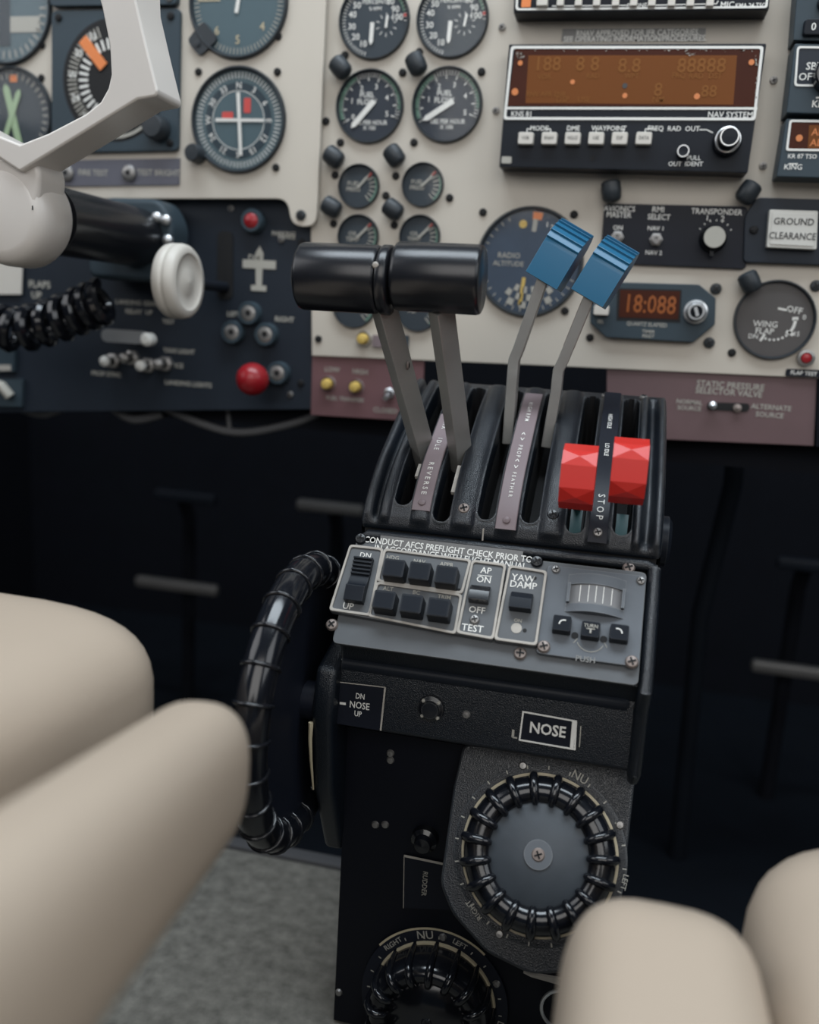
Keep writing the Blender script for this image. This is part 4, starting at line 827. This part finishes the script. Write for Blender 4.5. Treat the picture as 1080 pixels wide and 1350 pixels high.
for k in (-.0075,-.0035,0,.0035,.0075): b.box((k,-.0004,math.sqrt(.0195**2-k*k)-.0156+.0001),(.0004,.0085,.0002),0 if k else 0)
b.build('drum_marks', o)
for x, yy, s in ((741,821,'L'),(779,829,'M'),(817,833,'R')):
    a, c_ = Q.p(x,yy,.0055); b = MB('satin'); b.prism(rrect(0,0,.0088,.0082,.0009),0,.0055,0,None,.05); o = b.build('push_key', Q.t, bevel=.0005, mw=T3((a,c_,0)))
    b = MB('white','dimwhite')
    if s == 'M': b.text('TURN',.0018,0,.0014,.0058,mi=1); b.bar((-.002,-.0001),(.002,-.0001),.0004,.0058,1); b.bar((0,-.0022),(0,-.0001),.0008,.0058,1)
    elif s == 'L': b.arc(.0010,-.0008,.0019,.0025,-90,20,.0058)
    else: b.arc(-.0010,-.0008,.0019,.0025,-20,90,.0058)
    b.build('key_lettering', o)
b = MB('dark','dimwhite')
for x, yy in ((758,838),(796,843)): a, c_ = Q.p(x,yy); b.flat(circ(a,c_,.0017,14),.0003)
a, c_ = Q.p(779,842); b.arc(a,c_,.0064,.0067,115,245,.0003,1); b.bar((a-.0062,c_-.0010),(a-.0078,c_-.0034),.0003,.0003,1); b.bar((a+.0062,c_-.0010),(a+.0078,c_-.0034),.0003,.0003,1)
b.mats.append('tape'); Q.txt(b,'PUSH',.0028,772,869,.0003,2); b.build('lettering', Q.t)
putped('rust' if False else 'ped', FA, [(829,749)], -.002)
# ------------------------------------------------------------ quadrant placards, slots, screws
def strip(x0, x1, sa, sb, h, m, name, words, letter, mi_text='white', screw='dome', parent=ped, rev=0):
    b = MB(m); n = 26; rows = []
    for i in range(n+1):
        s = sa+(sb-sa)*i/n; p, nn = arcpt(s); r0 = []
        for x, k in ((x0,0),(x0,h),(x0+.0004,h+.0003),(x1-.0004,h+.0003),(x1,h),(x1,0)): r0.append((x, p.x+nn.x*(k+.0016), p.y+nn.y*(k+.0016)))
        rows.append(r0)
    b.grid(rows); b.add([rows[0][i] for i in range(6)], [tuple(range(5,-1,-1))]); o = b.build(name, parent, ang=30)
    b = MB(mi_text); xc = (x0+x1)/2
    for txt, sc, hh, k in words:                                # reads from the far end down to the near end
        V, F = textmesh(txt, hh, .01); out = []
        for v in V: s = sc-v.x*k; p, nn = arcpt(s); q = h+.0022; out.append((xc+v.y, p.x+nn.x*q, p.y+nn.y*q))
        b.add(out, F)
    b.build('lettering', o)
    p, nn = arcpt(sa+.0042); me = SCREW[screw]
    ang = math.degrees(math.atan2(nn.y, -nn.x)); l = link('screw', me, o, T3((xc, p.x+nn.x*(h+.0018), p.y+nn.y*(h+.0018))) @ RX(90-ang) @ RZ(.5))
    return o
Ltot = AL[-1]
strip(-.0967,-.0870, arcz(.3040), arcs(.505), .0012, 'mauve', 'power_placard', [('R E V E R S E',.031,.0028,1.05),('I D L E',.058,.0028,1.05),('M A X',.078,.0028,1.05)], 1)
strip(-.0523,-.0418, arcz(.3000), arcs(.536), .0012, 'mauve', 'propeller_placard', [('F E A T H E R',.032,.0020,1.05),('<  >',.047,.0034,1.0),('P R O P',.058,.0024,1.05),('<  >',.072,.0034,1.0),('H I G H  R P M',.098,.0024,1.05)], 1)
strip(-.0062,.0036, arcz(.2985), arcs(.546), .0014, 'blackpaint', 'condition_placard', [('S T O P',.0235,.0036,.95),('LO IDLE',.066,.0024,1.0),('HIGH IDLE',.094,.0024,1.0)], 1, screw='zinc')
def arcmat(x, s, h=0.0):
    p, nn = arcpt(s); ang = math.degrees(math.atan2(nn.y, -nn.x)); return T3((x, p.x+nn.x*h, p.y+nn.y*h)) @ RX(90-ang)
for x, s, k in ((-.0697,.0150,'ped'),(-.0243,.0165,'pedblack'),(-.0055,Ltot-.022,'zinc'),(.0165,Ltot-.02,'zinc')): link('screw', SCREW[k], ped, arcmat(x, s, .0016) @ RZ(.6))
b = MB('teal')
for x in (SL[4], SL[5]):
    p, nn = arcpt(SF[4]+.006); b.box((0,0,-.004),(.0058,.014,.001),0,arcmat(x,SF[4]+.008))
b.build('slot_gate', ped)
for x, s, l in ((SL[0]+.003,arcs(.4640),.010),(SL[1]+.003,arcs(.4610),.020)): b = MB('cream'); b.box((0,0,-.0045),(.0022,l,.002)); b.build('slot_gate_plate', ped, mw=arcmat(x,s))

# ------------------------------------------------------------ levers
def sweep(b, P, hx, hp, mi=0, twist=0.0):                     # rectangular bar along P: hx along X, hp across it
    P = [Vector(p) for p in P]; rows = []
    for k, p in enumerate(P):
        d = (P[min(k+1,len(P)-1)]-P[max(k-1,0)]).normalized(); x = Vector((1,0,0)); x = (x-d*x.dot(d)).normalized(); q = d.cross(x)
        x, q = x*math.cos(R(twist))+q*math.sin(R(twist)), q*math.cos(R(twist))-x*math.sin(R(twist))
        rows.append([p+x*a*hx+q*c_*hp for a, c_ in ((-1,-1),(1,-1),(1,1),(-1,1))])
    b.grid(rows, mi, closed=True); n = len(b.V); b.F += [tuple(range(n-1,n-5,-1))[::-1], tuple(range(n-4*len(P),n-4*len(P)+4))[::-1]]; b.I += [mi,mi]
TW = -35
kc = [onY(458,367,.43), onY(583,367,.43)]
for i, (base, top, k0, k1, lab) in enumerate([((-.0995,.488,.322),(-.1155,.4335,.408),-.1572,-.1160,'left power lever with black cylindrical knob and scratched metal shaft'),
                                 ((-.0790,.487,.322),(-.0862,.4325,.408),-.1090,-.0664,'right power lever with black cylindrical knob, beside the blue levers')]):
    t = thing('power_lever', lab, 'lever', T3(base), 'power levers')
    base, top = Vector(base), Vector(top); b = MB('steel'); m1 = base.lerp(top,.72)
    sweep(b, [Vector((0,0,0)), (m1-base)*.5, m1-base, top-base], .0037, .0057, 0, TW); b.build('shaft', t, bevel=.0007)
    if i == 0:
        b = MB('dark','rust'); b.lathe([(.0026,0),(.0018,.0008),(.0001,.0009)],14,1); b.lathe([(.0014,.0009),(.0001,.00095)],10,0); b.build('shaft_screw', t, mw=T3(base.lerp(top,.66)-base+Vector((.0043,0,0))) @ RY(90) )
    z = kc[i].z; L = k1-k0; r = .0163
    b = MB('knobblack'); b.lathe([(.0001,0),(r*.90,0),(r*.97,.0008),(r,.0022),(r,L-.0022),(r*.97,L-.0006),(r*.90,L),(.0001,L)],48); b.F=[f[::-1] for f in b.F] if False else b.F
    b.build('knob', t, mw=T3(Vector((k0,.43,z))-base) @ RY(90), ang=50)
    if i == 0:
        b = MB('knobblack'); b.lathe([(.0001,0),(r*1.0,0),(r*1.02,.0006),(r*1.02,.0040),(r*.96,.0050),(.0001,.0052)],48); b.build('end_cap', t, mw=T3(Vector((k1+.0006,.43,z))-base) @ RY(90), ang=50)
        b = MB('cream'); b.lathe([(.0016,0),(.0010,.0006),(.0001,.0007)],8); b.build('knob_pin', t, mw=T3(Vector((k1+.0008,.4145,z+.006))-base) @ RX(90) )
# propeller levers, blue ribbed grips
prof = [(0,-.0150),(0,.0035),(.0006,.0058)]
for k in range(6):
    a = R(10+k*16); pr_ = (.0150-.0150*math.cos(a), .0040+.0145*math.sin(a)); prof += [(pr_[0]+.0003, pr_[1]-.0004), (pr_[0]-.0006*math.cos(a), pr_[1]+.0008*math.sin(a)+.0003)]
prof += [(.0185,.0165),(.0215,.0120),(.0215,-.0120),(.0190,-.0150)]
for i, (xb, Yl, bx, by_, lx, ly, gx, gy, lab) in enumerate([(SL[2],.513,678,478,712,380,733,337,'left blue ribbed propeller lever on a bent metal shaft'),(SL[3],.513,736,492,772,404,794,360,'right blue ribbed propeller lever, shaft streaked red near the grip')]):
    bend = onY(bx, by_, Yl); top = onY(lx, ly, Yl-.004); gc = onY(gx, gy, Yl-.012); base = Vector((xb+.0004, Yl+.002, .335))
    t = thing('propeller_lever', lab, 'lever', T3(base), 'propeller levers')
    b = MB('steel'); dd = (top-bend).normalized()
    sweep(b, [Vector((0,0,0)), bend-base-Vector((0,0,.010)), bend-base-Vector((0,0,.004)), bend-base+dd*.002+Vector((-.0004,0,0)), bend-base+dd*.008, top-base+dd*.012], .0030, .0052); b.build('shaft', t, bevel=.0007)
    if i: b = MB('rust'); sweep(b, [bend-base+dd*.016, top-base+dd*.003], .00315, .0048); b.build('shaft_stain', t, label='reddish worn band on the metal shaft')
    b = MB('blue'); V = [(x, yy, z) for x in (-.0100,.0100) for yy, z in prof]; n = len(prof); b.add(V, [tuple(range(n)), tuple(range(2*n-1,n-1,-1))]+[(i2,n+i2,n+(i2+1)%n,(i2+1)%n) for i2 in range(n)])
    b.build('grip', t, bevel=.0008, mw=T3(gc-base) @ RY(27) @ RZ(-4), ang=28)
# condition levers, red faceted drums
def drum():
    b = MB('red'); n = 5; h, r0, r1 = .0080, .0156, .0165; V = []    # five flat bands, five four-sided points between them
    for x in (-h, h):
        for i in range(n):
            for a in (i*72-20, i*72+20): V.append((x, r0*math.cos(R(a)), r0*math.sin(R(a))))
    for i in range(n): a = i*72+36; V.append((0, r1*math.cos(R(a)), r1*math.sin(R(a))))
    m = 2*n; F = [tuple(range(m)), tuple(range(2*m-1,m-1,-1))]
    for i in range(n):
        e0, e1, e2 = 2*i, 2*i+1, (2*i+2) % m; M_ = 2*m+i
        F += [(e0,m+e0,m+e1,e1),(e1,m+e1,M_),(m+e1,m+e2,M_),(m+e2,e2,M_),(e2,e1,M_)]
    return b.add(V, F)
RED = drum().mesh('grip', ang=5)
for x, yy, X, lab in ((763,629,SL[4],'left red faceted condition lever, sitting lower'),(829,621,SL[5],'right red faceted condition lever, sitting higher')):
    gc = onX(x, yy, X) if False else onY(x, yy, .4265); base = Vector((X, .452, gc.z-.012))
    t = thing('condition_lever', lab, 'lever', T3(base), 'condition levers')
    b = MB('steel'); sweep(b, [(0,.006,-.006),(0,-.010,.004),(gc-base)], .0022, .0045); b.build('shaft', t, bevel=.0004)
    link('grip', RED, t, T3(gc-base) @ RX(27))

# ------------------------------------------------------------ angled housing and trim knobs
W1 = onX(836,1000,XR-.003)
EL = 29.0
FR = Frame((0, .4245, .1945), 90-EL)
u0, v0 = FR.uv(711,1125)
hs = thing('trim_housing', 'angular black housing sloping below the ledge, carrying the large trim knob', 'housing', FR.at(u0,v0))
q = [(a-u0, c_-v0) for a, c_ in PT(FR, [(611,980),(842,990),(822,1172),(815,1215),(760,1282),(700,1285),(641,1256),(596,1205),(580,1165),(598,1035)])]
b = MB('leather'); b.prism(roundpoly(q,.004,4), -.030, 0); b.build('shell', hs, bevel=.0016, seg=3)
def trimknob(label, F, x, y, wpx, kw, hgt_, nr, face, group=None, words=(), px_plate=None, name='trim_knob', wash=True):
    t = thing(name, label, 'knob', F.px(x, y), group); Rr = F.wid(x, y, wpx)/2
    b = MB('leather' if wash else 'blackpaint'); RO = 1.11 if wash else 1.19; b.lathe([(Rr*RO,0),(Rr*RO,.0008),(Rr*(RO-.01),.0010),(Rr*.99,.0010)],72); b.build('scale_ring', t)
    b = MB('gold'); b.lathe([(Rr*1.0,.0009),(Rr*1.0,.0030),(Rr*.965,.0030),(Rr*.965,.0012)],72); b.build('rim_ring', t)
    if px_plate: b = MB('gold'); b.arc(0,0,Rr*1.19,Rr*1.225,-52,38,.0012,0,30); b.build('outer_edge', t)
    K_ = Rr*kw; H_ = hgt_
    b = MB('gloss'); b.lathe([(K_,.0006),(K_,H_*.55),(K_*.97,H_*.78),(K_*.90,H_*.94),(K_*.80,H_),(K_*.70,H_*.94),(K_*.655,H_*.80)],72); b.build('grip', t, ang=60)
    b = MB(face); b.lathe([(K_*.665,H_*.79),(K_*.64,H_*.84),(.0001,H_*.84)],60); b.build('face_plate', t, ang=60)
    rb = MB('gloss'); rp = [(K_*1.005,.0015),(K_*1.012,H_*.5),(K_*.985,H_*.84),(K_*.90,H_*1.01),(K_*.80,H_*1.05),(K_*.70,H_*1.0),(K_*.645,H_*.88)]
    rb.tube([(a,0,c_) for a, c_ in rp], [Rr*.04,Rr*.055,Rr*.062,Rr*.062,Rr*.062,Rr*.058,Rr*.04], 8); RB = rb.mesh('rib', ang=60)
    for i in range(nr): link('rib', RB, t, RZ(360/nr*(i+.3)))
    if wash: b = MB('turnplate'); b.lathe([(Rr*.185,H_*.84),(Rr*.18,H_*.84+.0008),(.0001,H_*.84+.0008)],32); b.build('washer', t)
    b = MB('rust' if wash else 'gloss','dark'); z = H_*.84+(.0008 if wash else 0); b.lathe([(Rr*.085,z),(Rr*.07,z+.0006),(.0001,z+.0008)],20,0)
    for a in (25,115): b.box((0,0,z+.0008),(Rr*.10,Rr*.022,.0003),1,RZ(a))
    b.build('center_screw', t)
    b = MB('dimwhite'); b.ticks(Rr*1.05,Rr*1.10,0,345,24,.0006,.0012); 
    for a, s, hh in words: p_ = pol(Rr*1.10, a); b.text(s, hh, p_[0], p_[1], .0013, rot=R(-a), bold=.01)
    b.build('lettering', t)
    for a in ((-18,62,118,200) if wash else (3,62)): p_ = pol(Rr*1.10, a); link('rivet', RIV, t, T3((p_[0],p_[1],.0009)))
    return t
trimknob('large ribbed black trim knob with scuffed grey face on the angled housing', FR, 711, 1125, 209, .955, .0150, 19, 'facegrey', words=((22,'NU',.0042),(98,'LEFT',.0026),(222,'RIGHT',.0026)))
FK = Frame((0, .4195, 0), 84)
trimknob('glossy ribbed trim knob cut off by the bottom edge, below the placard', FK, 572, 1318, 164, .97, .0240, 17, 'gloss', words=((-12,'NU',.0048),(18,'LEFT',.0030),(-42,'RIGHT',.0030),(100,'LIN',.0036)), px_plate=True, wash=False)
Q = Unit('pull_ring', 'steel ring pull beside the bottom right seat', 'ring', FD, 742, 1332, .006)
b = MB('chrome'); r = Q.L(58, 742, 1332)/2; b.tube([(r*math.cos(R(a)), r*1.05*math.sin(R(a)), 0) for a in range(0,360,12)], .0010, 8, closed=True); b.build('ring', Q.t)
b = MB('steel'); b.lathe([(.003,-.006),(.003,.0005),(.0001,.0009)],12,0,T3((r*.98,0,0))); b.build('post', Q.t)
b = MB('cream'); b.prism([FD.uv(690,1283,.002), FD.uv(742,1292,.002), FD.uv(742,1300,.002), FD.uv(700,1288,.002)], .0, .002); b.build('trim_edge', ped, mw=FD.at(0,0))

# ------------------------------------------------------------ elevator trim wheel and its housing
WC = Vector((-.1425, .4085, .2065)); RM, Rm = .0675, .0086
w = thing('trim_wheel', 'glossy black ribbed trim wheel standing at the left side of the pedestal', 'wheel', T3(WC) @ RY(90))
b = MB('gloss'); b.tube([(RM*math.cos(R(a)), RM*math.sin(R(a)), 0) for a in range(0,360,4)], Rm, 20, closed=True); b.build('tire', w, ang=60)
rb = MB('gloss'); rb.tube([(RM+(Rm+.0002)*math.cos(R(a)), 0, (Rm+.0002)*math.sin(R(a))) for a in range(0,360,20)], .0011, 8, closed=True); RB = rb.mesh('rib', ang=60)
for i in range(26): link('rib', RB, w, RZ(360/26*i))
b = MB('blackpaint'); b.lathe([(.0001,-.003),(RM,-.003),(RM,.003),(.0001,.003)],64); b.F=[f[::-1] for f in b.F] if False else b.F; b.build('web', w)
b = MB('blackpaint'); b.lathe([(.010,.003),(.010,.0185)],20); b.build('axle', w)
hp = [onX(x, yy, -.131) for x, yy in [(441,842),(420,880),(413,940),(416,1040),(431,1118)]]
b = MB('leather'); pl = [(p_.y, p_.z) for p_ in hp]+[(.50,.115),(.52,.16),(.52,.235),(.47,.255)]
V = [(x, a, c_) for x in (-.1325,XL+.002) for a, c_ in pl]; n = len(pl); b.add(V, [tuple(range(n)), tuple(range(2*n-1,n-1,-1))]+[(i,n+i,n+(i+1)%n,(i+1)%n) for i in range(n)]); b.build('wheel_housing', ped, bevel=.003, seg=3)
b = MB('gold'); pts = [onX(x, yy, -.1318) for x, yy in [(412,952),(411,975),(412,1000),(415,1040)]]
b.tube([(p_.x-.0006, p_.y-.0006, p_.z) for p_ in pts], [.0013,.0010,.0008,.0005], 8); b.build('scale_edge', ped)
b = MB('dimwhite')
for s, yy in (('4',858),('2',930),('0',960),('2',1010)):
    p_ = onX(432 if yy<900 else 418, yy, -.133)
    b.text(s, .004, 0, 0, 0, T=T3((-.1328, p_.y+.004, p_.z)) @ RY(-90) @ RZ(90) @ RZ(180))
b.build('scale_lettering', ped)

# ------------------------------------------------------------ seats
def roll(b, path, wid, hei, cap, ex=2.6, mi=0, nseg=40, up=Vector((0,0,1)), capback=True):
    P = [Vector(p) for p in path]; L = (P[-1]-P[0]).length; d = (P[-1]-P[0]).normalized(); x = d.cross(up).normalized(); u_ = x.cross(d).normalized(); rows = []
    N_ = 34
    for i in range(N_+1):
        f = i/N_; t = L*(.5-.5*math.cos(math.pi*min(1,f*.5)))/.5*1.0 if False else L*f**1.8
        s = 1.0
        if t < cap: s = (1-(1-t/cap)**2.4)**(1/2.4)
        s = max(s, .02); c_ = P[0]+d*t; wf = wid[0]+(wid[1]-wid[0])*t/L; hf = hei[0]+(hei[1]-hei[0])*t/L; row = []
        for k in range(nseg):
            a = 2*math.pi*k/nseg; ca, sa = math.cos(a), math.sin(a)
            row.append(c_+x*wf/2*s*math.copysign(abs(ca)**(2/ex), ca)+u_*hf/2*s*math.copysign(abs(sa)**(2/ex), sa))
        rows.append(row)
    b.grid(rows, mi, closed=True); n = len(b.V); b.F += [tuple(range(n-nseg,n)), tuple(range(n-N_*nseg-1, n-(N_+1)*nseg-1, -1))]; b.I += [mi, mi]
def A_(x, yy, d): return CAM + ray(x, yy)*d
def seat(label, rolls, base):
    t = thing('pilot_seat', label, 'seat', T3(base))
    for nm, path, wid, hei, cap, ex in rolls:
        b = MB('tan'); roll(b, [Vector(p)-Vector(base) for p in path], wid, hei, cap, ex); b.build(nm, t, ang=80)
    return t
p0, p1 = A_(300,952,.302), A_(123,1114,.190); d1 = (p1-p0).normalized()
lb = Vector((-.26,.05,0))
s_l = seat('left tan leather seat with rounded bolsters at the left foreground', [
  ('bolster', [p0+Vector((-.008,.006,-.018)), p0+Vector((-.013,.006,-.018))+d1*.30], (.036,.038), (.050,.056), .028, 2.6),
  ('cushion', [(-.262,.358,.228), (-.262,-.05,.262)], (.168,.178), (.085,.095), .05, 3.2)], lb)
b = MB('dim'); b.box((0,.08,.08),(.16,.22,.16)); b.build('seat_frame', s_l, bevel=.01)
rb_ = Vector((.14,.05,0))
s_r = seat('right tan leather seat with rounded front bolsters at the lower right', [
  ('bolster', [(.0335,.290,.178), (.031,-.04,.180)], (.064,.066), (.088,.092), .034, 3.4),
  ('cushion', [(.151,.365,.172), (.151,-.05,.168)], (.165,.175), (.095,.11), .05, 3.4)], rb_)
b = MB('dim'); b.box((0,.08,.05),(.16,.22,.10)); b.build('seat_frame', s_r, bevel=.01)

# ------------------------------------------------------------ footwell: rudder pedals and tubes
def pedal(label, Y, bars, m='pedal'):
    ends = [(onY(*a, Y), onY(*c_, Y)) for a, c_ in bars]; o = (ends[0][0]+ends[0][1])/2; o = Vector((o.x, Y, -.08)); t = thing('rudder_pedal', label, 'pedal', T3(o))
    for i_, (a, c_) in enumerate(ends):
        b = MB(m if i_ == 0 else 'satin'); L = (c_-a).length; b.box((0,0,0),(L,.012,.013)); b.build('tread', t, bevel=.004, mw=T3((a+c_)/2-o))
    b = MB('dim'); top = max((a.z+c_.z)/2 for a, c_ in ends)
    b.tube([(0,.03,0),(0,.03,top+.08-.03),(0,.012,top+.08)], .008, 10); b.build('arm', t); return t
pedal('rudder pedal with two grey bars in the left footwell, above the left seat', .92, [((180,766),(288,778)),((205,652),(285,658))])
pedal('rudder pedal bar half hidden behind the left edge of the throttle quadrant', .93, [((392,664),(480,674))])
pedal('rudder pedal with bright bar in the right footwell at the right edge', .92, [((990,877),(1100,890)),((1024,741),(1110,750))])
b = MB('steel'); p_, q_ = onY(990,604,.70), onY(1110,612,.70); b.tube([Vector((0,0,0)), q_-p_], .003, 10); o = b.build('control_rod', mw=T3(p_)); o['label'] = 'thin metal rod under the right maroon strip'; o['category'] = 'rod'
b = MB('blueliner'); p_ = onY(958,640,.8); b.tube([Vector((0,0,.14)), Vector((.005,0,0)), Vector((-.006,0.01,-.12)), Vector((0,0,-.08-p_.z))], .008, 12); o = b.build('hose', mw=T3(p_)); o['label'] = 'dark blue hose hanging in the right footwell'; o['category'] = 'hose'
b = MB('satin'); p_ = onX(892,705,XR+.004); b.lathe([(.014,-.004),(.014,.003),(.011,.005),(.0001,.0055)],24); o = b.build('side_knob', mw=T3((XR-.001+.004, .50, onX(892,705,XR+.006).z if False else .29)) @ RY(90)); o['label'] = 'round black friction knob on the right side of the pedestal'; o['category'] = 'knob'
# countable repeats carry a group
GROUPS = dict(gauge='round gauges on the instrument panels', indicator_lamp='grey indicator lamps on the lower panel', toggle_switch='small toggle switches on the panels', yellow_knob='yellow knobs beside the quadrant',
 rudder_pedal='rudder pedals in the footwell', placard='placards and labels', trim_knob='ribbed trim knobs on the pedestal', pilot_seat='tan leather cockpit seats', cable='cables under the lower panel', plate_switch='pale switches at the left edge', maroon_subpanel='maroon strips under the instrument panel')
for o in bpy.data.objects:
    if o.parent is None and 'label' in o and 'group' not in o:
        k = o.name.split('.')[0]
        if k in GROUPS: o['group'] = GROUPS[k]
